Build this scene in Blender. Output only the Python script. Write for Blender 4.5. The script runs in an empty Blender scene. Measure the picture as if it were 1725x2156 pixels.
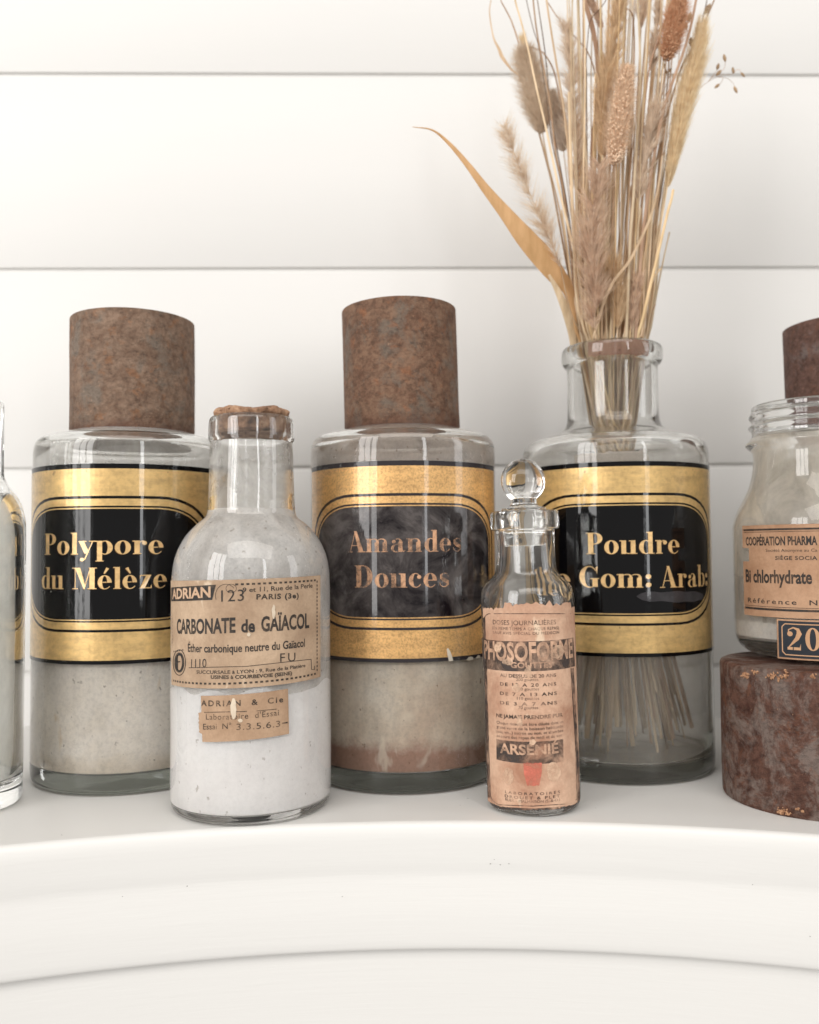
import bpy, bmesh, math, random
from math import sin, cos, pi, radians, sqrt, atan2
from mathutils import Vector, Matrix, noise

random.seed(7)
SC = bpy.context.scene
COL = SC.collection

# ------------------------------------------------------------------ camera
W, H = 1725.0, 2156.0            # pixel frame in which the photograph was measured
F = 1811.0
YAW, PITCH, ROLL, EYE = radians(1.11), radians(2.44), radians(0.485), 0.125
FW = Vector((sin(YAW)*cos(PITCH), cos(YAW)*cos(PITCH), sin(PITCH)))
_r0 = Vector((cos(YAW), -sin(YAW), 0)); _u0 = _r0.cross(FW)
RT = _r0*cos(ROLL) - _u0*sin(ROLL); UP = RT.cross(FW)
OC = Vector((0, 0, EYE))
cam_d = bpy.data.cameras.new('camera'); cam = bpy.data.objects.new('camera', cam_d); COL.objects.link(cam)
cam.matrix_world = Matrix(((RT.x, UP.x, -FW.x, OC.x), (RT.y, UP.y, -FW.y, OC.y), (RT.z, UP.z, -FW.z, OC.z), (0, 0, 0, 1)))
cam_d.sensor_fit = 'HORIZONTAL'; cam_d.sensor_width = 36; cam_d.lens = 36*F/W
cam_d.clip_start = .01; cam_d.clip_end = 50
cam_d.dof.use_dof = True; cam_d.dof.focus_distance = .405; cam_d.dof.aperture_fstop = 9.0
SC.camera = cam

# ------------------------------------------------------------------ light
wld = bpy.data.worlds.new('World'); SC.world = wld; wld.use_nodes = True
bg = wld.node_tree.nodes['Background']; bg.inputs[0].default_value = (1.0, .965, .925, 1); bg.inputs[1].default_value = .52
def area(name, phi, dist, z, sx, sy, power, col=(1, 1, 1), aim=(0.02, .5, .13)):
    l = bpy.data.lights.new(name, 'AREA'); l.shape = 'RECTANGLE'; l.size = sx; l.size_y = sy
    l.energy = power; l.color = col
    o = bpy.data.objects.new(name, l); COL.objects.link(o)
    o.location = (aim[0]+sin(phi)*dist, aim[1]-cos(phi)*dist, z)
    d = Vector((aim[0], aim[1], max(aim[2], z*.6 if name.startswith('window') else aim[2]))) - o.location
    o.rotation_euler = d.to_track_quat('-Z', 'Y').to_euler()
    return o
for k, (a, w) in enumerate(((-52, .34), (-43.5, .26), (-35.5, .26))):
    area('window_light', radians(a), 2.3, .75, w, 1.7, 14*w/.3, (1, .985, .97))
area('window_light', radians(25), 2.6, .75, .18, 1.6, 9, (.97, .985, 1))
area('window_light', radians(70), 2.4, .8, .5, 1.4, 9, (.98, .985, 1))
area('ceiling_bounce', radians(4), 2.25, 2.35, 3.4, 1.4, 58, (1, .968, .925))
SC.view_settings.view_transform = 'Standard'; SC.view_settings.look = 'None'
SC.view_settings.exposure = -0.08; SC.view_settings.gamma = 1
SC.render.engine = 'CYCLES'
cy = SC.cycles
cy.use_denoising = True; cy.max_bounces = 28; cy.transmission_bounces = 20; cy.transparent_max_bounces = 24
cy.diffuse_bounces = 16; cy.glossy_bounces = 12; cy.caustics_reflective = True; cy.caustics_refractive = True
cy.blur_glossy = .5; cy.sample_clamp_indirect = 40

# ------------------------------------------------------------------ pixel <-> place
def ray(x, y): return FW + RT*((x-W/2)/F) - UP*((y-H/2)/F)
def on_z(x, y, z): d = ray(x, y); return OC + d*((z-OC.z)/d.z)
def on_y(x, y, Y): d = ray(x, y); return OC + d*((Y-OC.y)/d.y)
def hit(M, x, y, r):
    """angle and height where the sight line meets a cylinder of radius r about the local axis of M"""
    I = M.inverted(); o = I @ OC; d = (I.to_3x3() @ ray(x, y))
    a = d.x**2+d.y**2; b = 2*(o.x*d.x+o.y*d.y); c = o.x**2+o.y**2-r*r
    D = b*b-4*a*c
    t = (-b-sqrt(D))/2/a if D > 0 else -b/2/a
    P = o+d*t
    return atan2(P.x, -P.y), P.z

# ------------------------------------------------------------------ object helpers
def link(name, me, parent=None, mat=None):
    o = bpy.data.objects.new(name, me); COL.objects.link(o)
    if parent: o.parent = parent
    if mat: me.materials.append(mat)
    return o
def mesh_obj(name, verts, faces, mat=None, parent=None, smooth=True, sharp=None):
    me = bpy.data.meshes.new(name); me.from_pydata([tuple(v) for v in verts], [], faces); me.update()
    if smooth:
        me.polygons.foreach_set('use_smooth', [True]*len(me.polygons))
        if sharp: me.set_sharp_from_angle(angle=radians(sharp))
    return link(name, me, parent, mat)
def thing(name, label, cat, M, group=None):
    o = bpy.data.objects.new(name, None); COL.objects.link(o); o.empty_display_size = .02
    o.matrix_world = M
    o['label'] = label; o['category'] = cat
    if group: o['group'] = group
    return o
def tag(o, label=None, cat=None, group=None, kind=None):
    if label: o['label'] = label
    if cat: o['category'] = cat
    if group: o['group'] = group
    if kind: o['kind'] = kind
    return o
def chaikin(p, n=2):
    for _ in range(n):
        q = [p[0]]
        for a, b in zip(p, p[1:]):
            q += [(a[0]*.75+b[0]*.25, a[1]*.75+b[1]*.25), (a[0]*.25+b[0]*.75, a[1]*.25+b[1]*.75)]
        p = q+[p[-1]]
    return p
def lathe(name, prof, mat, parent, n=96, jit=None, sharp=40):
    vs, fs = [], []; rings = []
    for (r, z) in prof:
        if r < 1e-6: rings.append([len(vs)]); vs.append((0, 0, z))
        else:
            ring = []
            for i in range(n):
                a = 2*pi*i/n; rr, zz = (r, z) if not jit else jit(r, z, a)
                ring.append(len(vs)); vs.append((rr*sin(a), -rr*cos(a), zz))
            rings.append(ring)
    for A, B in zip(rings, rings[1:]):
        if len(A) == 1 and len(B) == 1: continue
        for i in range(n):
            j = (i+1) % n
            if len(A) == 1: fs.append((A[0], B[j], B[i]))
            elif len(B) == 1: fs.append((A[i], A[j], B[0]))
            else: fs.append((A[i], A[j], B[j], B[i]))
    o = mesh_obj(name, vs, fs, mat, parent, True, sharp)
    bm = bmesh.new(); bm.from_mesh(o.data); bmesh.ops.recalc_face_normals(bm, faces=bm.faces); bm.to_mesh(o.data); bm.free()
    o.data.set_sharp_from_angle(angle=radians(sharp))
    return o
def wobble(seed, amp=.0003, f=60):
    def j(r, z, a):
        q = noise.noise(Vector((sin(a)*f*.03+seed, cos(a)*f*.03, z*f)))
        return r+amp*q, z
    return j

# ------------------------------------------------------------------ material helpers
def nodes(name):
    m = bpy.data.materials.new(name); m.use_nodes = True; nt = m.node_tree
    return m, nt, nt.nodes['Principled BSDF'], nt.nodes['Material Output']
def N(nt, t, **k):
    n = nt.nodes.new(t)
    for a, b in k.items():
        if a.startswith('i_'): n.inputs[a[2:].replace('_', ' ')].default_value = b
        else: setattr(n, a, b)
    return n
def coords(nt, seed=0., scale=(1, 1, 1)):
    tc = N(nt, 'ShaderNodeTexCoord'); mp = N(nt, 'ShaderNodeMapping')
    mp.inputs['Location'].default_value = (seed, seed*.37, seed*.71); mp.inputs['Scale'].default_value = scale
    nt.links.new(tc.outputs['Object'], mp.inputs['Vector']); return mp.outputs['Vector']
def tex(nt, vec, scale, detail=4, rough=.55, dist=0.):
    n = N(nt, 'ShaderNodeTexNoise'); n.inputs['Scale'].default_value = scale; n.inputs['Detail'].default_value = detail
    n.inputs['Roughness'].default_value = rough; n.inputs['Distortion'].default_value = dist
    nt.links.new(vec, n.inputs['Vector']); return n.outputs['Fac']
def ramp(nt, fac, stops, interp='LINEAR'):
    r = N(nt, 'ShaderNodeValToRGB'); e = r.color_ramp.elements; r.color_ramp.interpolation = interp
    while len(e) > len(stops): e.remove(e[-1])
    while len(e) < len(stops): e.new(.5)
    for s, (p, c) in zip(e, stops):
        s.position = p; s.color = tuple(c)+(1,) if len(c) == 3 else c
    nt.links.new(fac, r.inputs['Fac']); return r.outputs['Color']
def g(v): return (v, v, v)
def mixc(nt, fac, a, b, blend='MIX'):
    m = N(nt, 'ShaderNodeMix', data_type='RGBA', blend_type=blend)
    for s, v in ((0, fac), (6, a), (7, b)):
        if hasattr(v, 'links'): nt.links.new(v, m.inputs[s])
        else: m.inputs[s].default_value = v if s == 0 else (tuple(v)+(1,) if len(v) == 3 else v)
    return m.outputs[2]
def math_(nt, op, a, b=0.):
    m = N(nt, 'ShaderNodeMath', operation=op, use_clamp=op in ('MULTIPLY', 'ADD') )
    for s, v in ((0, a), (1, b)):
        if hasattr(v, 'links'): nt.links.new(v, m.inputs[s])
        else: m.inputs[s].default_value = v
    return m.outputs[0]
def bump(nt, h, strength, dist=.001, bsdf=None):
    b = N(nt, 'ShaderNodeBump'); b.inputs['Strength'].default_value = strength; b.inputs['Distance'].default_value = dist
    nt.links.new(h, b.inputs['Height'])
    if bsdf: nt.links.new(b.outputs['Normal'], bsdf.inputs['Normal'])
    return b.outputs['Normal']
def srgb(r, g_, b): return tuple(((c/255.)/12.92 if c/255. <= .04045 else ((c/255.+.055)/1.055)**2.4) for c in (r, g_, b))

def paint_mat(name, col, streak=(1, 1, 1), var=.03, rough=.42, bs=.25):
    m, nt, p, out = nodes(name); v = coords(nt, 1.3, streak)
    n1 = tex(nt, v, 9, 5); n2 = tex(nt, v, 180, 3)
    c = ramp(nt, n1, [(.3, tuple(x*(1-var) for x in col)), (.7, col)])
    spk = ramp(nt, tex(nt, coords(nt, 5.1), 330, 1, .4), [(.0, g(1)), (.845, g(1)), (.87, g(.35))])
    c = mixc(nt, .5, c, spk, 'MULTIPLY') if False else c
    nt.links.new(c, p.inputs['Base Color']); p.inputs['Roughness'].default_value = rough
    hgt = math_(nt, 'ADD', math_(nt, 'MULTIPLY', n2, .5), math_(nt, 'MULTIPLY', n1, .5))
    hgt = math_(nt, 'ADD', hgt, math_(nt, 'MULTIPLY', tex(nt, coords(nt, 7.7), 26, 5, .6, .5), .35)); bump(nt, hgt, bs, .0009, p); p.inputs['Specular IOR Level'].default_value = .35
    return m
def glass_mat(name, tint=(.985, .99, .985), dust=0., dcol=(.62, .58, .52), wave=.12, seed=0., dens=0.):
    m, nt, p, out = nodes(name); v = coords(nt, seed)
    if dens:
        va = N(nt, 'ShaderNodeVolumeAbsorption'); va.inputs['Color'].default_value = (.50, .52, .48, 1); va.inputs['Density'].default_value = dens
        nt.links.new(va.outputs[0], out.inputs['Volume'])
    p.inputs['Base Color'].default_value = tuple(tint)+(1,); p.inputs['Roughness'].default_value = .0
    p.inputs['IOR'].default_value = 1.48; p.inputs['Transmission Weight'].default_value = 1
    h = tex(nt, v, 38, 2, .4); nrm = bump(nt, h, wave, .0012, p)
    if dust > 0:
        d = N(nt, 'ShaderNodeBsdfDiffuse'); d.inputs['Color'].default_value = tuple(dcol)+(1,)
        t = N(nt, 'ShaderNodeBsdfTranslucent'); t.inputs['Color'].default_value = tuple(dcol)+(1,)
        a = N(nt, 'ShaderNodeMixShader'); a.inputs[0].default_value = .5
        nt.links.new(d.outputs[0], a.inputs[1]); nt.links.new(t.outputs[0], a.inputs[2])
        f = math_(nt, 'MULTIPLY', ramp(nt, tex(nt, v, 55, 8, .7, .4), [(.3, g(.25)), (.75, g(1))]), dust)
        mx = N(nt, 'ShaderNodeMixShader'); nt.links.new(f, mx.inputs[0])
        nt.links.new(p.outputs[0], mx.inputs[1]); nt.links.new(a.outputs[0], mx.inputs[2]); nt.links.new(mx.outputs[0], out.inputs['Surface'])
    return m
def film_mat(name, col, col2, lo, hi, seed=0., scale=40, specks=None, tl=.25):
    """dusty residue clinging to the inside of a bottle: part see-through, part chalky"""
    m, nt, p, out = nodes(name); nt.nodes.remove(p); v = coords(nt, seed, (1, 1, .7))
    n1 = tex(nt, v, scale, 8, .65, .5)
    c = ramp(nt, tex(nt, v, scale*.5, 6, .6, .3), [(.35, col), (.65, col2)])
    if specks:
        s = ramp(nt, tex(nt, coords(nt, seed+3), 420, 2, .5), [(.66, g(0)), (.73, g(1))])
        c = mixc(nt, math_(nt, 'MULTIPLY', s, .75), c, specks)
        c = mixc(nt, 1., c, ramp(nt, tex(nt, coords(nt, seed+13), 700, 5, .8), [(.40, g(.88)), (.56, g(1))]), 'MULTIPLY')
    d = N(nt, 'ShaderNodeBsdfDiffuse'); nt.links.new(c, d.inputs[0])
    t = N(nt, 'ShaderNodeBsdfTranslucent'); nt.links.new(c, t.inputs[0])
    a = N(nt, 'ShaderNodeMixShader'); a.inputs[0].default_value = tl
    nt.links.new(d.outputs[0], a.inputs[1]); nt.links.new(t.outputs[0], a.inputs[2])
    tr = N(nt, 'ShaderNodeBsdfTransparent'); mx = N(nt, 'ShaderNodeMixShader')
    nt.links.new(ramp(nt, n1, [(.3, g(lo)), (.7, g(hi))]), mx.inputs[0])
    nt.links.new(tr.outputs[0], mx.inputs[1]); nt.links.new(a.outputs[0], mx.inputs[2]); nt.links.new(mx.outputs[0], out.inputs['Surface'])
    return m
def powder_mat(name, cols, seed=0., scale=30, specks=None, layers=None, streak=1., stain=None):
    m, nt, p, out = nodes(name); v = coords(nt, seed, (1, 1, 1))
    c = ramp(nt, tex(nt, v, scale, 7, .6, .6), [(.3, cols[0]), (.5, cols[1]), (.7, cols[2])])
    if layers:      # (height, colour below): settled layer at the bottom with an uneven top
        sep = N(nt, 'ShaderNodeSeparateXYZ'); tc = N(nt, 'ShaderNodeTexCoord'); nt.links.new(tc.outputs['Object'], sep.inputs[0])
        hz = math_(nt, 'ADD', sep.outputs['Z'], math_(nt, 'MULTIPLY', tex(nt, coords(nt, seed+6), 45, 9, .72), .026))
        s = N(nt, 'ShaderNodeMapRange'); s.inputs[1].default_value = layers[0]+.0145; s.inputs[2].default_value = layers[0]+.0075
        nt.links.new(hz, s.inputs[0]); c = mixc(nt, s.outputs[0], c, layers[1])
    st = ramp(nt, tex(nt, coords(nt, seed+8, (1, 1, .22)), 75, 5, .6, .3), [(.3, g(.85)), (.55, g(1)), (.75, g(.93))])
    c = mixc(nt, streak, c, st, 'MULTIPLY')
    bl = ramp(nt, tex(nt, coords(nt, seed+5, (1, 1, .6)), 20, 7, .7, .6), [(.36, g(.88)), (.6, g(1))]); c = mixc(nt, streak, c, bl, 'MULTIPLY')
    gr = ramp(nt, tex(nt, coords(nt, seed+2), 420, 7, .8), [(.38, g(.80)), (.55, g(1))]); c = mixc(nt, streak*.8, c, gr, 'MULTIPLY')
    if stain:
        c = mixc(nt, ramp(nt, tex(nt, coords(nt, seed+15, (1, 1, .45)), 42, 4, .55, .8), [(.61, g(0)), (.66, g(.55))]), c, stain)
    if specks:
        sp = ramp(nt, tex(nt, coords(nt, seed+3, (1, 1, .8)), 300, 3, .6), [(.66, g(0)), (.72, g(1))])
        c = mixc(nt, math_(nt, 'MULTIPLY', sp, .7), c, specks)
    nt.links.new(c, p.inputs['Base Color']); p.inputs['Roughness'].default_value = 1; p.inputs['Specular IOR Level'].default_value = 0
    return m
def rust_mat(name, a, b, grey, orange, seed, edges=(), greyamt=.62):
    m, nt, p, out = nodes(name); v = coords(nt, seed); v2 = coords(nt, seed+9, (1, 1, .8))
    c = ramp(nt, tex(nt, v, 120, 12, .8, .35), [(.40, b), (.5, tuple((x+y)/2 for x, y in zip(a, b))), (.58, a)])
    gf = ramp(nt, tex(nt, v2, 62, 10, .72, .45), [(greyamt-.11, g(0)), (greyamt+.0, g(.8))])
    c = mixc(nt, gf, c, grey)
    of = ramp(nt, tex(nt, coords(nt, seed+4), 120, 6, .65, .4), [(.56, g(0)), (.66, g(.55))])
    c = mixc(nt, of, c, orange)
    pit = ramp(nt, tex(nt, coords(nt, seed+14, (1, 1, 1.5)), 300, 9, .75, .3), [(.46, g(1)), (.66, g(.5))])
    c = mixc(nt, 1., c, pit, 'MULTIPLY')
    sep = N(nt, 'ShaderNodeSeparateXYZ'); tc = N(nt, 'ShaderNodeTexCoord'); nt.links.new(tc.outputs['Object'], sep.inputs[0])
    wob = math_(nt, 'MULTIPLY', tex(nt, v, 90, 5, .6), .012)
    for (z0, z1, col, amt) in edges:   # heavier rust eaten in along a rim
        s = N(nt, 'ShaderNodeMapRange'); s.inputs[1].default_value = z1; s.inputs[2].default_value = z0
        hz = N(nt, 'ShaderNodeMath', operation='ADD'); nt.links.new(sep.outputs['Z'], hz.inputs[0]); nt.links.new(wob, hz.inputs[1])
        nt.links.new(hz.outputs[0], s.inputs[0])
        f = math_(nt, 'MULTIPLY', s.outputs[0], amt); c = mixc(nt, f, c, col)
    fl = ramp(nt, tex(nt, coords(nt, seed+21), 420, 6, .7), [(.64, g(0)), (.72, g(.5))])
    c = mixc(nt, fl, c, srgb(190, 150, 120))
    nt.links.new(c, p.inputs['Base Color'])
    nt.links.new(ramp(nt, gf, [(0, g(.72)), (1, g(.5))]), p.inputs['Roughness']); p.inputs['Specular IOR Level'].default_value = .3
    h = math_(nt, 'ADD', math_(nt, 'MULTIPLY', tex(nt, v, 300, 8, .7), .6), math_(nt, 'MULTIPLY', tex(nt, v, 70, 6, .6), .5))
    bump(nt, h, 1., .0018, p)
    return m
def gold_mat(name, base, seed, grain=0.):
    m, nt, p, out = nodes(name); v = coords(nt, seed, (1, 1, 5)); v2 = coords(nt, seed+2)
    n = tex(nt, v, 60, 6, .65); n2 = tex(nt, v2, 900 if grain else 300, 4, .7)
    c = ramp(nt, n, [(.34, tuple(x*.78 for x in base)), (.6, base)])
    c = mixc(nt, .35+grain*.4, c, ramp(nt, n2, [(.38, g(.45)), (.56, g(1))]), 'MULTIPLY')
    sp = ramp(nt, tex(nt, v2, 150, 3, .6), [(.70, g(1)), (.76, g(.45))]); c = mixc(nt, 1., c, sp, 'MULTIPLY')
    nt.links.new(c, p.inputs['Base Color']); p.inputs['Metallic'].default_value = .5
    p.inputs['Roughness'].default_value = .42; p.inputs['Coat Weight'].default_value = .6; p.inputs['Coat Roughness'].default_value = .08
    bump(nt, math_(nt, 'ADD', math_(nt, 'MULTIPLY', n, .5), math_(nt, 'MULTIPLY', n2, .5)), .25+grain*.5, .0004, p)
    return m
def enamel_mat(name, a, b=None, seed=0., coat=.9):
    m, nt, p, out = nodes(name); v = coords(nt, seed)
    if b:
        c = ramp(nt, tex(nt, v, 45, 9, .68, .7), [(.36, a), (.50, tuple((x*.6+y*.4) for x, y in zip(a, b))), (.62, b)])
        nt.links.new(c, p.inputs['Base Color'])
    else: p.inputs['Base Color'].default_value = tuple(a)+(1,)
    p.inputs['Roughness'].default_value = .5; p.inputs['Specular IOR Level'].default_value = 0; p.inputs['Coat Weight'].default_value = coat; p.inputs['Coat Roughness'].default_value = .035; p.inputs['Coat IOR'].default_value = 1.42
    nt.links.new(ramp(nt, tex(nt, v, 26, 6, .7), [(.4, g(.02)), (.75, g(.12))]), p.inputs['Coat Roughness'])
    nt.links.new(bump(nt, tex(nt, v, 120, 3, .5), .06, .0005), p.inputs['Coat Normal'])
    return m
def paper_mat(name, base, dark, seed, light=None):
    m, nt, p, out = nodes(name); v = coords(nt, seed)
    c = ramp(nt, tex(nt, v, 45, 8, .62, .4), [(.32, dark), (.6, base)])
    c = mixc(nt, .5, c, ramp(nt, tex(nt, v, 700, 4, .7), [(.3, g(.72)), (.65, g(1))]), 'MULTIPLY')
    if light:
        c = mixc(nt, ramp(nt, tex(nt, coords(nt, seed+7, (1, 1, .5)), 60, 4, .6, .6), [(.62, g(0)), (.68, g(.7))]), c, light)
    nt.links.new(c, p.inputs['Base Color']); p.inputs['Roughness'].default_value = .8; p.inputs['Specular IOR Level'].default_value = .25
    bump(nt, tex(nt, v, 220, 5, .6), .35, .0006, p)
    return m
def ink_mat(name, col, wear, seed=0., scale=170):
    m, nt, p, out = nodes(name); v = coords(nt, seed)
    p.inputs['Base Color'].default_value = tuple(col)+(1,); p.inputs['Roughness'].default_value = .7
    tr = N(nt, 'ShaderNodeBsdfTransparent'); mx = N(nt, 'ShaderNodeMixShader')
    nt.links.new(ramp(nt, tex(nt, v, scale, 6, .7, .4), [(.5-.2*wear-.06+wear*.1, g(1-.92*min(1, wear*1.4))), (.5+.12, g(1))]), mx.inputs[0])
    nt.links.new(tr.outputs[0], mx.inputs[1]); nt.links.new(p.outputs[0], mx.inputs[2]); nt.links.new(mx.outputs[0], out.inputs['Surface'])
    return m
def straw_mat(name, a, b, seed, trans=.36, stretch=.15, scale=260):
    m, nt, p, out = nodes(name); v = coords(nt, seed, (1, 1, stretch))
    oi = N(nt, 'ShaderNodeObjectInfo')
    c = ramp(nt, tex(nt, v, scale, 4, .6), [(.35, b), (.65, a)])
    hv = N(nt, 'ShaderNodeHueSaturation'); mr = N(nt, 'ShaderNodeMapRange'); mr.inputs[3].default_value = .82; mr.inputs[4].default_value = 1.15
    nt.links.new(oi.outputs['Random'], mr.inputs[0]); nt.links.new(mr.outputs[0], hv.inputs['Value']); nt.links.new(c, hv.inputs['Color'])
    c = hv.outputs[0]
    nt.links.new(c, p.inputs['Base Color']); p.inputs['Roughness'].default_value = .6; p.inputs['Specular IOR Level'].default_value = .3
    t = N(nt, 'ShaderNodeBsdfTranslucent'); nt.links.new(c, t.inputs[0]); mx = N(nt, 'ShaderNodeMixShader'); mx.inputs[0].default_value = trans
    nt.links.new(p.outputs[0], mx.inputs[1]); nt.links.new(t.outputs[0], mx.inputs[2]); nt.links.new(mx.outputs[0], out.inputs['Surface'])
    return m

# ------------------------------------------------------------------ the setting: board wall and bowed shelf
WALL_Y = .628
m_wall = paint_mat('white_wall_paint', (.675, .664, .645), (.35, 1, 3), .015, .5, .12)
m_shelf = paint_mat('white_shelf_paint', (.70, .688, .664), (.12, 1, 3), .02, .42, .18)
wall = bpy.data.objects.new('wall', None); COL.objects.link(wall); wall['kind'] = 'structure'
wall.location = (0, WALL_Y, 0)
SEAM0, PB = .4787, .14707
def board(z0, z1, y0=0., y1=.016):
    b = .0011; x = 1.3; gap = .0015
    z0 += gap; z1 -= gap
    pr = [(y1, z0), (b, z0), (b*.3, z0+b*.3), (0, z0+b), (0, z1-b), (b*.3, z1-b*.3), (b, z1), (y1, z1)]
    vs, fs = [], []
    for xx in (-x, x):
        for (yy, zz) in pr: vs.append((xx, yy, zz))
    n = len(pr)
    for i in range(n): fs.append((i, (i+1) % n, n+(i+1) % n, n+i))
    fs.append(tuple(range(n-1, -1, -1))); fs.append(tuple(range(n, 2*n)))
    return mesh_obj('board', vs, fs, m_wall, wall, True, 30)
for k in range(-5, 5):
    z1 = SEAM0-(k-1)*PB; z0 = SEAM0-k*PB
    board(z0, z1)
mesh_obj('backing', [(-1.3, .0024, -.8), (1.3, .0024, -.8), (1.3, .0024, 1.3), (-1.3, .0024, 1.3)], [(0, 1, 2, 3)], m_wall, wall, False)

shelf = bpy.data.objects.new('shelf', None); COL.objects.link(shelf); shelf['kind'] = 'structure'
def front(x):   # bowed-in front edge of the shelf
    x0 = .005
    d = x-x0
    y = .3988-.83*d*d
    if abs(d) > .3:
        y = .3988-.83*.09-.498*(abs(d)-.3)
    return y
xs = [-.75+1.5*i/150 for i in range(151)]
vs, fs = [], []
for x in xs: vs += [(x, front(x)+.0022, 0), (x, WALL_Y+.001, 0)]
for i in range(150): fs.append((2*i, 2*i+2, 2*i+3, 2*i+1))
o = mesh_obj('shelf_top', vs, fs, m_shelf, shelf, False)
prof = [(-.0022, 0), (-.0008, -.0003), (.0004, -.0012), (.0011, -.0028), (.0016, -.006), (.0014, -.0125), (.0012, -.0175), (.0009, -.0205),
        (.0006, -.0230), (.0007, -.0255), (.0010, -.029), (.0014, -.034), (.0018, -.040), (.0018, -.046), (.0016, -.0535), (.0011, -.0562), (.0001, -.0571), (-.0012, -.0573), (-.0036, -.0573)]
prof = chaikin(prof, 1)
vs, fs = [], []; n = len(prof)
for x in xs:
    dy = (front(x+.001)-front(x-.001))/.002; L = sqrt(1+dy*dy); nx, ny = dy/L, -1/L
    for (o_, z) in prof: vs.append((x+nx*o_, front(x)+ny*o_, z))
for i in range(150):
    for j in range(n-1): fs.append((i*n+j, i*n+j+1, (i+1)*n+j+1, (i+1)*n+j))
o = mesh_obj('moulding', vs, fs, m_shelf, shelf, True, 70)
vs, fs = [], []
for x in xs:
    dy = (front(x+.001)-front(x-.001))/.002; L = sqrt(1+dy*dy); nx, ny = dy/L, -1/L
    vs += [(x-nx*.0030, front(x)-ny*.0030, -.0570), (x-nx*.0026, front(x)-ny*.0026, -.30)]
for i in range(150): fs.append((2*i, 2*i+1, 2*i+3, 2*i+2))
mesh_obj('apron', vs, fs, m_shelf, shelf, True)
# small nicks and specks on the paint
m_nick = ink_mat('dark_fleck', srgb(70, 62, 50), .1)
def flecks(pts, y_of, name):
    vs, fs = [], []
    for (px, py, s) in pts:
        P = y_of(px, py); k = len(vs); a = random.random()*3
        for t in range(5):
            vs.append((P.x+s*cos(a+t*1.256)*(1+.5*(t % 2)), P.y+(s*sin(a+t*1.256)*.6 if name == 'crumbs' else 0), P.z+(0.0004 if name == 'crumbs' else s*sin(a+t*1.256)*.6)))
        fs.append(tuple(range(k, k+5)))
    return vs, fs
cr = [(1452, 1574, .0004), (1456, 1576, .0003), (1412, 1598, .0003), (1190, 1660, .0004), (985, 1683, .0004), (970, 1697, .0003), (280, 1663, .0004), (1255, 1703, .0003), (1395, 1640, .0003), (130, 1760, .0004)]
vs, fs = flecks(cr, lambda x, y: on_z(x, y, 0), 'crumbs'); mesh_obj('crumbs', vs, fs, m_nick, None, False)['kind'] = 'stuff'
def on_front(x, y):
    P = on_y(x, y, .39)
    for _ in range(8): P = on_y(x, y, front(P.x)-.0024)
    return P
nk = [(1033, 1819, .00035), (1054, 1821, .0003), (1072, 1819, .0003), (394, 1866, .0003), (721, 1888, .00028), (1585, 1863, .00025), (258, 1888, .0002), (1706, 1972, .00025), (1041, 1810, .0002)]
vs, fs = flecks(nk, on_front, 'nicks'); mesh_obj('paint_nicks', vs, fs, m_nick, shelf, False)['kind'] = 'stuff'

# ------------------------------------------------------------------ print laid round a cylinder
class Sheet:
    """flat print wrapped round a bottle: every point is (angle, height) at radius r"""
    def __init__(s, r): s.r = r; s.v = []; s.f = []
    def poly(s, pts, dr=0.):
        k = len(s.v); r = s.r+dr
        for (t, z) in pts: s.v.append((r*sin(t), -r*cos(t), z))
        s.f.append(tuple(range(k, k+len(pts))))
    def rect(s, t0, t1, z0, z1, dr=0., n=None):
        n = n or max(1, int(abs(t1-t0)/.05)+1)
        for i in range(n):
            a = t0+(t1-t0)*i/n; b = t0+(t1-t0)*(i+1)/n
            s.poly([(a, z0), (b, z0), (b, z1), (a, z1)], dr)
    def build(s, name, mat, parent): return mesh_obj(name, s.v, s.f, mat, parent, False)
_tc = {}
def text_geo(txt, bold=.0, spacing=1.):
    key = (txt, bold, spacing)
    if key in _tc: return _tc[key]
    def run(body):
        c = bpy.data.curves.new('t', 'FONT'); c.body = body; c.offset = bold; c.resolution_u = 3; c.space_character = spacing
        o = bpy.data.objects.new('t', c); COL.objects.link(o)
        dg = bpy.context.evaluated_depsgraph_get(); me = o.evaluated_get(dg).to_mesh()
        v = [(p.co.x, p.co.y) for p in me.vertices]; f = [tuple(q.vertices) for q in me.polygons]
        o.evaluated_get(dg).to_mesh_clear(); bpy.data.objects.remove(o); bpy.data.curves.remove(c)
        return v, f
    hv, _ = run('H'); cap = max(p[1] for p in hv)
    v, f = run(txt); x0 = min(p[0] for p in v); x1 = max(p[0] for p in v)
    _tc[key] = ([((p[0]-x0)/(x1-x0), p[1]/cap) for p in v], f)
    return _tc[key]
def put_text(sh, M, R, txt, x0, y0, x1, y1, hpx, bold=0., spacing=1., dr=0.):
    """text between two measured baseline points, cap height hpx pixels"""
    t0, z0 = hit(M, x0, y0, R); t1, z1 = hit(M, x1, y1, R)
    _, za = hit(M, (x0+x1)/2, (y0+y1)/2, R); _, zb = hit(M, (x0+x1)/2, (y0+y1)/2-hpx, R); hh = zb-za
    v, f = text_geo(txt, bold, spacing); r = sh.r+dr; k = len(sh.v)
    for (a, b) in v:
        t = t0+(t1-t0)*a; z = z0+(z1-z0)*a+b*hh
        sh.v.append((r*sin(t), -r*cos(t), z))
    sh.f += [tuple(i+k for i in q) for q in f]
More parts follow.
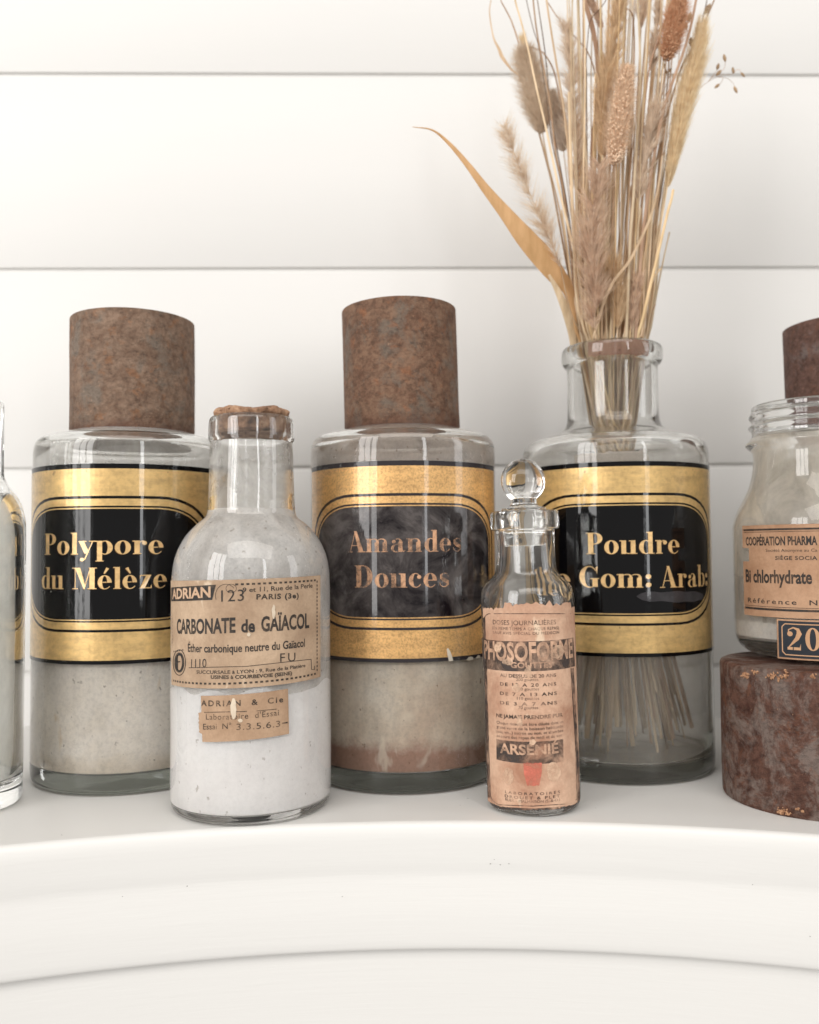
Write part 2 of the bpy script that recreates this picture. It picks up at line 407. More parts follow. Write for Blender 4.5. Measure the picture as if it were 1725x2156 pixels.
# ---- fat-face serif letters for the jar cartouches, drawn from strokes
def G_rect(x0, y0, x1, y1): return [[(x0, y0), (x1, y0), (x1, y1), (x0, y1)]]
def G_arc(cx, cy, rx, ry, a0, a1, t0, t1, h=.035, n=14):
    P = []
    for i in range(n+1):
        u = i/n; a = radians(a0+(a1-a0)*u); T = t0+(t1-t0)*u
        P.append(((cx+rx*cos(a), cy+ry*sin(a)), (cx+(rx-T)*cos(a), cy+(ry-h)*sin(a))))
    return [[P[i][0], P[i+1][0], P[i+1][1], P[i][1]] for i in range(n)]
def G_ball(cx, cy, r, ry=None): return [[(cx+r*cos(2*pi*i/14), cy+(ry or r)*sin(2*pi*i/14)) for i in range(14)]]
def G_rib(pts, ws):
    out = []
    L = []
    for i, p in enumerate(pts):
        a = pts[max(0, i-1)]; b = pts[min(len(pts)-1, i+1)]; dx, dy = b[0]-a[0], b[1]-a[1]; l = sqrt(dx*dx+dy*dy) or 1
        L.append(((p[0]-dy/l*ws[i]/2, p[1]+dx/l*ws[i]/2), (p[0]+dy/l*ws[i]/2, p[1]-dx/l*ws[i]/2)))
    for i in range(len(L)-1): out.append([L[i][0], L[i+1][0], L[i+1][1], L[i][1]])
    return out
def S(x, w=.30, y=0.): return G_rect(x-w/2, y, x+w/2, y+.035)
XH = .63
def stem(x, h, serif=True, flag=True, y0=0.):
    q = G_rect(x, y0, x+.19, h)
    if serif: q += G_rect(x-.055, y0, x+.245, y0+.035)
    if flag: q += [[(x-.075, h-.035), (x+.01, h-.05), (x+.01, h), (x-.075, h)]]
    return q
def glyph(c):
    o = XH/2
    if c == 'o': return G_arc(.29, o, .29, o+.012, 0, 360, .185, .185, n=28), .62
    if c == 'e': return G_arc(.28, o, .28, o+.012, 0, 270, .18, .18, n=22)+G_arc(.28, o, .27, o+.012, 270, 322, .03, .025)+G_rect(.14, o-.02, .56, o+.018), .60
    if c == 'c': return G_arc(.28, o, .28, o+.012, 75, 270, .18, .18, n=20)+G_arc(.28, o, .25, o+.012, 270, 325, .03, .025)+G_arc(.28, o, .22, o+.012, 40, 80, .03, .03)+G_ball(.42, o+.15, .088), .57
    if c == 'l': return stem(.06, 1.02), .33
    if c == 'i': return stem(.06, XH)+G_ball(.155, .88, .1), .33
    if c == 'd': return G_arc(.30, o, .28, o+.012, 90, 270, .185, .185)+G_arc(.30, o, .22, o+.012, -90, 90, .03, .03)+stem(.40, 1.02, False)+G_rect(.4, 0, .66, .035), .69
    if c == 'b': return stem(.06, 1.02, False)+G_arc(.36, o, .28, o+.012, -90, 90, .185, .185)+G_arc(.36, o, .22, o+.012, 90, 270, .03, .03), .68
    if c == 'p': return stem(.06, XH, True, True, -.33)+G_arc(.36, o, .28, o+.012, -90, 90, .185, .185)+G_arc(.36, o, .22, o+.012, 90, 270, .03, .03), .68
    if c == 'u': return stem(.04, XH, False)+G_arc(.33, .22, .20, .22, 185, 300, .03, .03)+stem(.42, XH, False)+G_rect(.42, 0, .68, .035), .71
    if c == 'n': return stem(.06, XH)+G_arc(.37, XH-.2, .22, .2, 20, 170, .03, .03)+G_arc(.42, XH-.2, .19, .2, 0, 90, .15, .05)+stem(.42, XH-.18, True, False), .74
    if c == 'm': return stem(.06, XH)+G_arc(.37, XH-.2, .22, .2, 20, 170, .03, .03)+G_arc(.42, XH-.2, .19, .2, 0, 90, .15, .05)+stem(.42, XH-.18, True, False)+G_arc(.72, XH-.2, .22, .2, 20, 170, .03, .03)+G_arc(.78, XH-.2, .19, .2, 0, 90, .15, .05)+stem(.78, XH-.18, True, False), 1.1
    if c == 'r': return stem(.06, XH)+G_arc(.36, XH-.16, .14, .16, 60, 170, .03, .03)+G_ball(.42, XH-.11, .095), .54
    if c == 'a': return stem(.34, XH-.16, False, False)+G_arc(.33, XH-.2, .2, .2, 0, 120, .17, .04)+G_ball(.15, XH-.15, .085)+G_arc(.24, .17, .22, .185, 90, 290, .15, .10)+G_rib([(.24, .34), (.36, .39)], [.03, .04])+G_rib([(.5, .1), (.58, .02), (.65, .08)], [.06, .05, .03]), .68
    if c == 's': return G_rib([(.44, XH-.16), (.38, XH-.02), (.24, XH-.01), (.12, XH-.1), (.13, XH-.22), (.27, o-.01), (.40, .23), (.42, .12), (.32, .02), (.18, .01), (.08, .1), (.05, .2)], [.03, .03, .05, .1, .15, .19, .15, .1, .05, .03, .03, .03]), .50
    if c == 'z': return G_rect(.05, XH-.04, .5, XH)+G_rect(.04, 0, .52, .04)+[[(.04, 0), (.24, 0), (.5, XH), (.31, XH)]]+[[(.05, XH), (.05, XH-.2), (.09, XH-.03)], [(.52, 0), (.52, .2), (.47, .03)]], .56
    if c == 'y': return G_rib([(.08, XH-.02), (.30, .06)], [.2, .18])+G_rib([(.52, XH-.02), (.30, .0), (.22, -.22), (.14, -.3)], [.035, .05, .04, .03])+G_ball(.11, -.24, .085)+S(.12, .32, XH-.035)+S(.5, .24, XH-.035), .60
    if c == 'P': return G_rect(.08, 0, .30, 1)+G_rect(0, 0, .38, .035)+G_rect(0, .965, .4, 1)+G_arc(.38, .73, .30, .27, -90, 90, .2, .2)+G_rect(.3, .46, .4, .495)+G_rect(.3, .965, .4, 1), .72
    if c == 'M': return G_rect(.12, 0, .15, 1)+S(.14, .26)+G_rect(.0, .965, .34, 1)+[[(.12, 1), (.36, 1), (.60, .12), (.52, 0)]]+G_rib([(.54, 0), (.80, 1)], [.035, .035])+G_rect(.76, 0, .98, 1)+S(.87, .38)+S(.9, .34, .965), 1.08
    if c == 'A': return G_rib([(.10, 0), (.37, 1)], [.035, .035])+[[(.31, 1), (.44, 1), (.78, 0), (.54, 0)]]+G_rect(.16, .3, .6, .335)+S(.1, .24)+S(.67, .38), .86
    if c == 'D': return G_rect(.08, 0, .30, 1)+G_rect(0, 0, .42, .035)+G_rect(0, .965, .42, 1)+G_arc(.38, .5, .42, .5, -90, 90, .22, .22, n=20), .86
    if c == 'G': return G_arc(.42, .5, .42, .512, 75, 285, .23, .23, n=20)+G_arc(.42, .5, .36, .512, 285, 340, .03, .03)+G_arc(.42, .5, .34, .512, 35, 78, .03, .03)+G_rect(.55, 0.03, .76, .42)+S(.64, .36, .40)+[[(.74, .62), (.77, 1), (.68, .93)]], .86
    if c == 'L': return G_rect(.08, 0, .30, 1)+G_rect(0, 0, .62, .035)+S(.19, .36, .965)+[[(.62, 0), (.62, .3), (.5, .03)]], .68
    if c == ':': return G_ball(.12, .12, .115)+G_ball(.12, XH-.12, .115), .28
    if c == '2': return G_rib([(.1, .72), (.12, .88), (.3, .975), (.48, .9), (.53, .72), (.44, .5), (.22, .24), (.08, .07)], [.03, .05, .06, .13, .2, .16, .07, .03])+G_ball(.17, .70, .11)+G_rect(.06, 0, .58, .12)+[[(.58, 0), (.58, .28), (.53, .1)]], .68
    if c == '0': return G_arc(.3, .5, .29, .5, 0, 360, .17, .17, .05, n=32), .66
    return [], .34
def serif_line(sh, M, R, txt, x0, x1, yb, hpx, dr=0., shade=None):
    polys = []; x = 0
    for ch in txt:
        base = {'é': 'e', 'è': 'e'}.get(ch, ch)
        ps, adv = glyph(base)
        if ch == 'é': ps = ps+G_rib([(.26, .72), (.40, .98)], [.05, .13])
        if ch == 'è': ps = ps+G_rib([(.16, .98), (.30, .72)], [.13, .05])
        polys += [[(p[0]+x, p[1]) for p in q] for q in ps]; x += adv+.03
    xm = max(p[0] for q in polys for p in q); xn = min(p[0] for q in polys for p in q)
    t0, _ = hit(M, x0, yb, R); t1, _ = hit(M, x1, yb, R)
    cx = (x0+x1)/2; _, za = hit(M, cx, yb, R); _, zb = hit(M, cx, yb-hpx, R); hh = zb-za
    for i, q in enumerate(polys):
        pts = [(t0+(t1-t0)*(p[0]-xn)/(xm-xn), za+p[1]*hh) for p in q]
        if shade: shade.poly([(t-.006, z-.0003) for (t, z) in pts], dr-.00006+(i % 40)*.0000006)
        sh.poly(pts, dr+(i % 40)*.0000006)

# ------------------------------------------------------------------ materials
GOLD = gold_mat('gold_leaf', srgb(216, 180, 118), 1.0)
GOLD2 = gold_mat('speckled_gold_leaf', srgb(228, 180, 116), 4.0, .7)
LGOLD = gold_mat('letter_gold', srgb(234, 194, 134), 2.0)
FADED = ink_mat('faded_letter_gold', srgb(208, 160, 124), .62, 3., 120)
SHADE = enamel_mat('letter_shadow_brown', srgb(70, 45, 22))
BLACK = enamel_mat('black_enamel', (.0015, .0015, .002))
WORN = enamel_mat('worn_grey_black_enamel', srgb(22, 17, 20), srgb(96, 90, 88), 3.3)
GREY = enamel_mat('charcoal_line_enamel', srgb(48, 44, 46))
M_JAR = glass_mat('clear_jar_glass', (.995, .998, .995), 0, wave=.12, seed=1, dens=30)
M_JARD = glass_mat('dusty_jar_glass', (.995, .998, .995), .10, (.55, .50, .44), .12, 2, 30)
M_BOT = glass_mat('old_bottle_glass', (.985, .99, .985), .04, (.7, .68, .64), .22, 3)
M_PHI = glass_mat('small_bottle_glass', (.985, .99, .985), .05, (.6, .55, .48), .35, 5)
M_GREEN = glass_mat('pale_green_glass', (.985, .995, .988), .02, (.7, .7, .66), .2, 7)
RUST1 = rust_mat('brown_rust', srgb(136, 112, 94), srgb(104, 80, 64), srgb(118, 106, 94), srgb(140, 94, 60), 2.1, edges=((.0, .013, srgb(92, 52, 36), .9),))
RUST2 = rust_mat('warm_brown_rust', srgb(128, 99, 79), srgb(96, 68, 52), srgb(106, 94, 82), srgb(142, 90, 58), 6.4, edges=((.0, .016, srgb(86, 52, 38), .85),), greyamt=.6)
RUST3 = rust_mat('deep_red_rust', srgb(98, 68, 56), srgb(66, 38, 28), srgb(120, 106, 98), srgb(110, 64, 38), 11.2, greyamt=.56)
RUST4 = rust_mat('purple_brown_rust', srgb(108, 80, 70), srgb(78, 54, 45), srgb(110, 98, 93), srgb(116, 76, 56), 15.9, greyamt=.64)

# ------------------------------------------------------------------ the gold-label jars
def T(X, Y, Z=0., lean=0.): return Matrix.Translation((X, Y, Z)) @ Matrix.Rotation(lean, 4, 'Y')
def zpx(M, y, x=None):   # height above the thing's base of pixel row y at its axis
    Y = M.translation.y; x = x if x is not None else W/2
    return on_y(x, y, Y).z-M.translation.z
JZ = T(.0059, .492)
def zf(y, r=.0527): return hit(JZ, 848, y, r)[1]       # heights read on the middle jar's front
Z = dict(b0=zf(1395), g0=zf(1387), t0=zf(1327), t0i=zf(1321.5), n0=zf(1306), n0i=zf(1302.5), c0=zf(1300),
         c1=zf(1065.5), n1i=zf(1063), n1=zf(1059), t1i=zf(1044), t1=zf(1038), g1=zf(980), b1=zf(969.5))
def rrect(sh, tc, ht, z0, z1, rad, R, dr, n=40):
    ra = rad/R
    def half(z):   # not used
        return 0
    cols = []
    for i in range(n+1):
        t = -ht+2*ht*i/n
        cols.append(t)
    # finer columns in the corners
    cols = sorted(set([round(-ht+ra*(1-cos(pi/2*k/10)), 6) for k in range(11)]+[round(ht-ra*(1-cos(pi/2*k/10)), 6) for k in range(11)]+[round(-ht+ra+(2*ht-2*ra)*k/n, 6) for k in range(n+1)]))
    def cut(t):
        d = max(0., abs(t)-(ht-ra))/ra; d = min(1., d)
        return rad*(1-sqrt(max(0., 1-d*d)))
    rz = rad*.70
    for a, b in zip(cols, cols[1:]):
        ca, cb = cut(a)*rz/rad, cut(b)*rz/rad
        sh.poly([(tc+a, z0+ca), (tc+b, z0+cb), (tc+b, z1-cb), (tc+a, z1-ca)], dr)
def jar_glass(M, R, parent, mat, neck_open=False, n=112):
    zs = Z['b1']
    top = .1875 if not neck_open else None
    o = [(0, .0012), (R*.55, .0006), (R*.9, .0), (R*.975, .0008), (R, .0042), (R, .02), (R, .10), (R, .176), (R*.998, .1815), (R*.975, .1858), (R*.92, .1882), (R*.80, .1900), (R*.70, .1915)]
    if neck_open:
        rn = .0262
        o = [(0, .0012), (R*.55, .0006), (R*.9, .0), (R*.975, .0008), (R, .0042), (R, .02), (R, .10), (R, .174), (R*.998, .180), (R*.97, .1845), (R*.9, .1870), (R*.74, .1895), (.0325, .1915), (.0282, .1945), (.0265, .199), (rn, .206), (rn, .2245), (rn-.0001, .2315),
             (.0279, .2322), (.0292, .2345), (.0294, .2375), (.0292, .2405), (.0284, .2422), (.0265, .2428), (.0240, .2424), (.0232, .2410),
             (.0227, .236), (.0226, .225), (.0226, .206), (.0235, .198), (.0275, .1915), (R*.72, .1865), (R*.88, .1835), (R*.925, .1795), (R*.94, .174), (R*.945, .10), (R*.945, .02), (R*.94, .0125), (R*.9, .0098), (R*.6, .0088), (0, .0092)]
    else:
        rn = .024
        o += [(.030, .1935), (rn+.001, .197), (rn, .203), (rn, .222), (rn-.001, .2235), (rn-.004, .2235), (rn-.005, .222), (rn-.005, .203), (.027, .192), (R*.7, .1885), (R*.88, .1842), (R*.925, .1795), (R*.94, .174), (R*.945, .10), (R*.945, .02), (R*.94, .0125), (R*.9, .0098), (R*.6, .0088), (0, .0092)]
    return lathe('glass', chaikin(o, 2), mat, parent, n, wobble(M.translation.x*50, .00018, 25), 60)
def jar_label(M, R, parent, xc, gold, black, line, lines, half_band=radians(80), hc=radians(59.5), seed=0, faded=None):
    tc, _ = hit(M, xc, 1180, R)
    sh = Sheet(R+.00035); sh.rect(tc-half_band, tc+half_band, Z['g0'], Z['g1'], 0, 60); lab = sh.build('gold_label', gold, parent)
    for za, zb in ((Z['b0'], Z['g0']), (Z['g1'], Z['b1'])):
        sh = Sheet(R+.00038); sh.rect(tc-half_band, tc+half_band, za, zb, 0, 60); sh.build('edge_line', line, lab)
    lines_s = Sheet(R); fill = Sheet(R)
    dz = .0021
    rad = .0275
    rrect(lines_s, tc, hc+.115, Z['t0'], Z['t1'], rad+.0055, R, .00042)
    rrect(fill, tc, hc+.080, Z['t0i'], Z['t1i'], rad+.0040, R, .00048)
    rrect(lines_s, tc, hc+.040, Z['n0'], Z['n1'], rad+.0015, R, .00054)
    rrect(fill, tc, hc+.018, Z['n0i'], Z['n1i'], rad+.0006, R, .00060)
    lines_s.build('border_line', line, lab); fill.build('border_fill', gold, lab)
    cs = Sheet(R); rrect(cs, tc, hc, Z['c0'], Z['c1'], rad, R, .00068); cs.build('cartouche', black, lab)
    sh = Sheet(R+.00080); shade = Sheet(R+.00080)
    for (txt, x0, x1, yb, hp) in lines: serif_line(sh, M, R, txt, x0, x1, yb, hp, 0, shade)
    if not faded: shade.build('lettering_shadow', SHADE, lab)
    sh.build('lettering', faded or LGOLD, lab)
    return lab, tc
def lid(M, R, parent, zb, zt, mat, lean=0., dx=0.):
    # open-bottomed iron cap over the neck
    e = bpy.data.objects.new('lid', None)
    Hh = zt-zb
    pr = [(0, Hh), (R-.0006, Hh), (R-.0001, Hh-.0002), (R, Hh-.0007), (R, Hh*.75), (R, Hh*.5), (R, Hh*.25), (R, .0010), (R-.0004, 0), (R-.0012, 0), (R-.0014, .001), (R-.0014, Hh-.002), (0, Hh-.002)]
    o = lathe('lid', pr, mat, parent, 128, wobble(zb*100+R*999, .00035, 45), 35)
    o.location = (dx, 0, zb); o.rotation_euler = (0, lean, 0)
    return o
def filling(R, z0, z1, mat, parent, name='powder', dome=.0, n=96, top_jit=.0):
    pr = [(0, z0), (R*.93, z0), (R*.985, z0+.0012), (R, z0+.005), (R, z1-.002), (R*.97, z1), (R*.5, z1+dome), (0, z1+dome)]
    def j(r, z, a):
        if top_jit and z > z1-.004: return r, z+top_jit*noise.noise(Vector((r*sin(a)*60, r*cos(a)*60, 3.)))
        return r, z
    return lathe(name, pr, mat, parent, n, j, 50)

MJ1, MJ2, MJ3 = T(-.1500, .497), T(.0059, .492), T(.1304, .5035)
R1, R2, R3 = .0527, .0527, .0532
# jar 1
j1 = thing('apothecary_jar', 'black and gold jar reading Polypore du Mélèze, rusty lid, left of cork bottle', 'jar', MJ1, 'gold-label apothecary jars along the wall')
jar_glass(MJ1, R1, j1, M_JAR)
film1 = film_mat('cream_dust_film', srgb(226, 218, 208), srgb(240, 234, 226), .25, .6, 1.7, 35)
lathe('dust_film', [(R1*.950, .055), (R1*.950, .172), (R1*.932, .179), (R1*.885, .1835)], film1, j1, 96, None, 60)
filling(R1*.952, .0105, zf(1384, R1), powder_mat('cream_grey_powder', (srgb(230, 220, 206), srgb(240, 232, 222), srgb(248, 243, 236)), 1.1, 24, srgb(120, 105, 88), (.020, srgb(226, 214, 198)), 1., srgb(204, 178, 138)), j1)
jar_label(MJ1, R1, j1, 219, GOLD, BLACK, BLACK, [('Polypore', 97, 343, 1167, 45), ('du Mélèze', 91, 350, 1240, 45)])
zl = zpx(MJ1, 914); lid(MJ1, .0346, j1, .1908, zpx(MJ1, 679), RUST1, radians(-.2), .0005)
# jar 2
j2 = thing('apothecary_jar', 'centre jar with faded grey label reading Amandes Douces, speckled gold bands and a rusty lid', 'jar', MJ2, 'gold-label apothecary jars along the wall')
jar_glass(MJ2, R2, j2, M_JAR)
film2 = film_mat('pinkish_dust_film', srgb(214, 196, 182), srgb(230, 216, 204), .45, .8, 5.7, 40, srgb(150, 120, 100))
lathe('dust_film', [(R2*.950, .055), (R2*.950, .172), (R2*.932, .179), (R2*.885, .1835), (R2*.7, .1888)], film2, j2, 96, None, 60)
filling(R2*.952, .0105, zf(1384, R2), powder_mat('almond_powder', (srgb(216, 196, 176), srgb(230, 216, 198), srgb(242, 232, 218)), 8.1, 26, srgb(120, 88, 66), (.027, srgb(182, 146, 128)), 1., srgb(236, 226, 208)), j2)
jar_label(MJ2, R2, j2, 850, GOLD2, WORN, GREY, [('Amandes', 735, 969, 1162, 45), ('Douces', 749, 944, 1237, 47)], half_band=radians(72), faded=FADED)
lid(MJ2, .0330, j2, .1908, zpx(MJ2, 657), RUST2, radians(-1.35), .0000)
# chips flaked out of the lower gold band
m_chip = film_mat('chipped_label_scar', srgb(200, 186, 166), srgb(222, 214, 200), .95, 1., 1, 60)
sh = Sheet(R2+.0009)
def px_poly(sh, M, R, pts, dr=0.): sh.poly([hit(M, x, y, R) for x, y in pts], dr)
px_poly(sh, MJ2, R2, [(939, 1366), (942, 1364), (947, 1372), (951, 1384), (953, 1391), (944, 1392), (941, 1380)])
px_poly(sh, MJ2, R2, [(980, 1389), (985, 1383), (990, 1382), (994, 1384), (994, 1388), (986, 1391)])
px_poly(sh, MJ2, R2, [(999, 1386), (1004, 1379), (1008, 1380), (1008, 1386)])
sh.build('label_chip', m_chip, j2)
# jar 3, open, holding the grasses
j3 = thing('apothecary_jar', 'open jar reading Poudre de Gom: Arab: holding the bunch of dried grasses', 'jar', MJ3, 'gold-label apothecary jars along the wall')
jar_glass(MJ3, R3, j3, M_JARD, True)
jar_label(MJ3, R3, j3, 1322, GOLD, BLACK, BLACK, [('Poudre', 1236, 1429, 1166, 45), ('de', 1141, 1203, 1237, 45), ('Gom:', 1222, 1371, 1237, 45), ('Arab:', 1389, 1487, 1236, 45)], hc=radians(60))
film3 = film_mat('grey_dust_film', srgb(240, 228, 210), srgb(248, 240, 228), .05, .30, 9.7, 45)
lathe('dust_film', [(R3*.3, .0085), (R3*.85, .0092), (R3*.93, .0115), (R3*.950, .018), (R3*.950, .10), (R3*.950, .172), (R3*.932, .1795)], film3, j3, 96, None, 60)
pal = film_mat('old_label_scrap', srgb(214, 204, 194), srgb(226, 218, 210), .9, 1., 2, 80, srgb(190, 150, 130))
sh = Sheet(R3*.9435)
def px_grid(sh, M, R, c, n=8, m=3, jag=None, dr=0.):
    """four corner pixels TL TR BR BL -> curved patch; jag(u, v) may pull its edge points in"""
    q = [hit(M, x, y, R) for x, y in c]
    def P(u, v):
        if jag: u, v = jag(u, v)
        a = [q[0][k]*(1-u)+q[1][k]*u for k in (0, 1)]; b = [q[3][k]*(1-u)+q[2][k]*u for k in (0, 1)]
        return tuple(a[k]*(1-v)+b[k]*v for k in (0, 1))
    for i in range(n):
        for j in range(m):
            sh.poly([P(i/n, (j+1)/m), P((i+1)/n, (j+1)/m), P((i+1)/n, j/m), P(i/n, j/m)], dr)
px_grid(sh, MJ3, R3, [(1206, 957), (1365, 947), (1372, 972), (1208, 982)], 24, 6, lambda u, v: (u+.02*noise.noise(Vector((v*9, 1, 0))) if u in (0, 1) else u, v+.25*noise.noise(Vector((u*11, 3, 0)))*(1-v)))
sh.build('label_scrap', pal, j3)
sh = Sheet(.0262)
for i in range(40):
    a0 = -.75+1.35*i/40; a1 = a0+1.35/40; q0 = .0012*noise.noise(Vector((i*.31, 1, 0))); q1 = .0012*noise.noise(Vector(((i+1)*.31, 1, 0)))
    sh.poly([(a0, .2335+q0), (a1, .2335+q1), (a1, .2412), (a0, .2412)])
sh.build('lip_residue', film_mat('brown_lip_residue', srgb(170, 120, 98), srgb(200, 160, 140), .5, .95, 6., 60, srgb(110, 60, 44)), j3)
sh = Sheet(R3+.00074)     # rubbed patch on the black
pts = [(1340, 1265), (1344, 1248), (1360, 1242), (1372, 1235), (1392, 1238), (1400, 1243), (1440, 1246), (1478, 1247), (1481, 1256), (1474, 1262), (1430, 1262), (1400, 1266), (1372, 1271), (1352, 1270)]
px_grid(sh, MJ3, R3, [(1340, 1243), (1480, 1243), (1480, 1268), (1340, 1268)], 24, 8, lambda u, v: (u, .5+(v-.5)*min(1, (sin(pi*min(1, max(0, u)))*1.6)**.5+.02)*(.85+.3*noise.noise(Vector((u*5, 1, 0)))))); sh.build('rubbed_patch', enamel_mat('rubbed_black', srgb(42, 40, 42), srgb(66, 64, 66), 1.), j3)

m_drip = film_mat('yellowed_drip', srgb(206, 180, 140), srgb(222, 200, 166), .35, .9, 4., 90)
sh = Sheet(R1*.9435)
px_grid(sh, MJ1, R1, [(110, 1402), (152, 1404), (135, 1436), (108, 1436)], 10, 6, lambda u, v: (u, v*(.75+.5*noise.noise(Vector((u*5, 1, 0))))))
px_grid(sh, MJ1, R1, [(228, 1404), (288, 1404), (262, 1430), (236, 1428)], 10, 6, lambda u, v: (u, v*(.8+.6*noise.noise(Vector((u*4, 7, 0))))))
sh.build('drip_stain', m_drip, j1)['kind'] = 'stuff'

# jar 4, mostly hidden at the right edge
MJ4 = T(.2746, .508); R4 = .0527
j4 = thing('apothecary_jar', 'jar at the right edge hidden behind the screw-neck bottle, only its rusty lid showing', 'jar', MJ4, 'gold-label apothecary jars along the wall')
jar_glass(MJ4, R4, j4, M_JAR)
filling(R4*.952, .0105, .175, powder_mat('pale_cream_powder', (srgb(206, 196, 182), srgb(220, 212, 200), srgb(230, 224, 214)), 3.1, 24), j4)
lid(MJ4, .0350, j4, .1908, zpx(MJ4, 687, 1725), RUST4, radians(-.8), 0)

# ------------------------------------------------------------------ cork bottle of white powder
MA = T(-.0708, .4324); RA = .0391
kA = RA/168.2
def zA(y): return zpx(MA, y, 527)
pA = [(0, .0018), (RA*.6, .0012), (RA*.9, 0), (RA*.97, .0010), (RA, .005), (RA, .02), (RA, zA(1225))]
pA += [(163.5*kA, zA(1180)), (152*kA, zA(1150)), (135*kA, zA(1122)), (112*kA, zA(1100)), (97*kA, zA(1089)), (93.5*kA, zA(1080)), (91.5*kA, zA(1060)), (90*kA, zA(1000)), (89*kA, zA(945)), (88*kA, zA(934)),
       (89*kA, zA(932)), (92.5*kA, zA(926)), (92*kA, zA(915)), (91.5*kA, zA(893)), (89*kA, zA(884)), (84*kA, zA(880)), (76*kA, zA(881))]
pin = [(75*kA, zA(885)), (77*kA, zA(930)), (77*kA, zA(1000)), (78*kA, zA(1075)), (88*kA, zA(1096)), (106*kA, zA(1112)), (128*kA, zA(1132)), (144*kA, zA(1158)), (155*kA, zA(1186)), (160*kA, zA(1228)), (160.5*kA, .02), (159*kA, .0060), (150*kA, .0038), (80*kA, .0038), (0, .0046)]
bA = thing('cork_bottle', 'wide clear bottle of white powder with a crumbling cork and brown paper labels', 'bottle', MA)
lathe('glass', chaikin(pA, 2)+chaikin(pin, 2), M_BOT, bA, 112, wobble(3, .00030, 40), 60)
M_WP = powder_mat('white_powder', (srgb(244, 240, 238), srgb(250, 247, 245), srgb(252, 250, 249)), 2.2, 22, srgb(170, 160, 150), None, .35)
filling(160*kA+.0003, .0043, zA(1425), M_WP, bA, 'powder', .004, 96, .006)
fA = film_mat('white_crust_film', srgb(244, 238, 232), srgb(253, 250, 247), .55, .97, 3.3, 75, srgb(186, 174, 160), .2)
pf = [(161*kA, zA(1440)), (161*kA, zA(1228)), (156*kA, zA(1185)), (145*kA, zA(1156)), (129*kA, zA(1129.5)), (107*kA, zA(1109.5)), (89*kA, zA(1093)), (79*kA, zA(1073))]
lathe('powder_film', chaikin(pf, 1), fA, bA, 96, None, 60)
fN = film_mat('thin_neck_dust', srgb(238, 230, 220), srgb(250, 246, 240), .12, .62, 8.3, 60, None, .3)
lathe('neck_dust', [(79*kA, zA(1073)), (78*kA, zA(1060)), (78*kA, zA(1000)), (78*kA, zA(932))], fN, bA, 96, None, 60)
# cork
m_cork, nt, p, out = nodes('crumbling_cork'); v = coords(nt, 2)
c = ramp(nt, tex(nt, v, 160, 8, .7, .5), [(.32, srgb(78, 54, 40)), (.5, srgb(150, 114, 88)), (.7, srgb(190, 156, 126))])
nt.links.new(c, p.inputs['Base Color']); p.inputs['Roughness'].default_value = .95; bump(nt, tex(nt, v, 350, 6, .7), .9, .0015, p)
def cj(r, z, a):
    if z > zA(878): 
        q = noise.noise(Vector((sin(a)*2.2, cos(a)*2.2, z*150))); q2 = noise.noise(Vector((sin(a)*7, cos(a)*7, z*400+5)))
        return r*(1+.05*q+.04*q2), z+.0012*q+.0007*q2+.0010*cos(a+.5)*(-1)
    return r, z
pc = [(0, zA(915)), (66*kA, zA(915)), (71*kA, zA(910)), (74*kA, zA(895)), (74.5*kA, zA(884)), (76*kA, zA(879)), (79*kA, zA(876)), (80*kA, zA(871)), (77*kA, zA(866)), (75*kA, zA(864)), (68*kA, zA(861)), (40*kA, zA(859)), (0, zA(858))]
lathe('cork', pc, m_cork, bA, 140, cj, 30)
cg_v, cg_f = [], []
def chunk(P, s, V, Fc):
    k = len(V); rr = random.Random(int(P[0]*1e6) ^ int(P[2]*1e6))
    for d in ((1, 0, 0), (-1, 0, 0), (0, 1, 0), (0, -1, 0), (0, 0, 1), (0, 0, -1)):
        V.append(tuple(P[i]+d[i]*s*(.6+.8*rr.random())+s*.2*rr.uniform(-1, 1) for i in range(3)))
    for a in ((0, 2, 4), (2, 1, 4), (1, 3, 4), (3, 0, 4), (2, 0, 5), (1, 2, 5), (3, 1, 5), (0, 3, 5)): Fc.append(tuple(k+i for i in a))
for i in range(110):
    a = random.uniform(-2.2, 2.2); rr = 78*kA*random.uniform(.9, 1.03)
    chunk((rr*sin(a), -rr*cos(a), zA(random.uniform(870, 881))), random.uniform(.0003, .0008), cg_v, cg_f)
o = mesh_obj('cork_crumbs', cg_v, cg_f, m_cork, bA, False); o['kind'] = 'stuff'
# paper labels
PAPER1 = paper_mat('brown_label_paper', srgb(190, 164, 138), srgb(160, 134, 110), 1.5, srgb(212, 192, 168))
PAPER2 = paper_mat('tan_label_paper', srgb(181, 151, 124), srgb(154, 124, 98), 5.5)
PAPER3 = paper_mat('pinkish_label_paper', srgb(208, 172, 146), srgb(166, 122, 98), 8.5, srgb(222, 200, 174))
PAPER4 = paper_mat('orange_brown_label_paper', srgb(184, 147, 118), srgb(158, 120, 92), 12.5)
INK = ink_mat('label_ink', srgb(38, 34, 32), .25, 1.)
INKW = ink_mat('worn_label_ink', srgb(52, 44, 40), .8, 2., 120)
LETP = paper_mat('paper_coloured_letters', srgb(200, 168, 140), srgb(184, 150, 122), 1.9)
RL = RA+.00025
sh = Sheet(RL)
px_grid(sh, MA, RL, [(359.6, 1222), (675, 1211), (675, 1425), (361, 1441)], 40, 10)
lb = sh.build('paper_label', PAPER1, bA)
ink = Sheet(RL+.00012); neg = Sheet(RL+.00022)
px_grid(ink, MA, RL, [(361, 1237), (455, 1231), (447, 1263), (361, 1266)], 8, 1)
put_text(neg, MA, RL, 'ADRIAN', 364, 1261, 444, 1257, 22, .03)
put_text(ink, MA, RL, '123', 466, 1267, 514, 1265, 24, .0, 1.1)
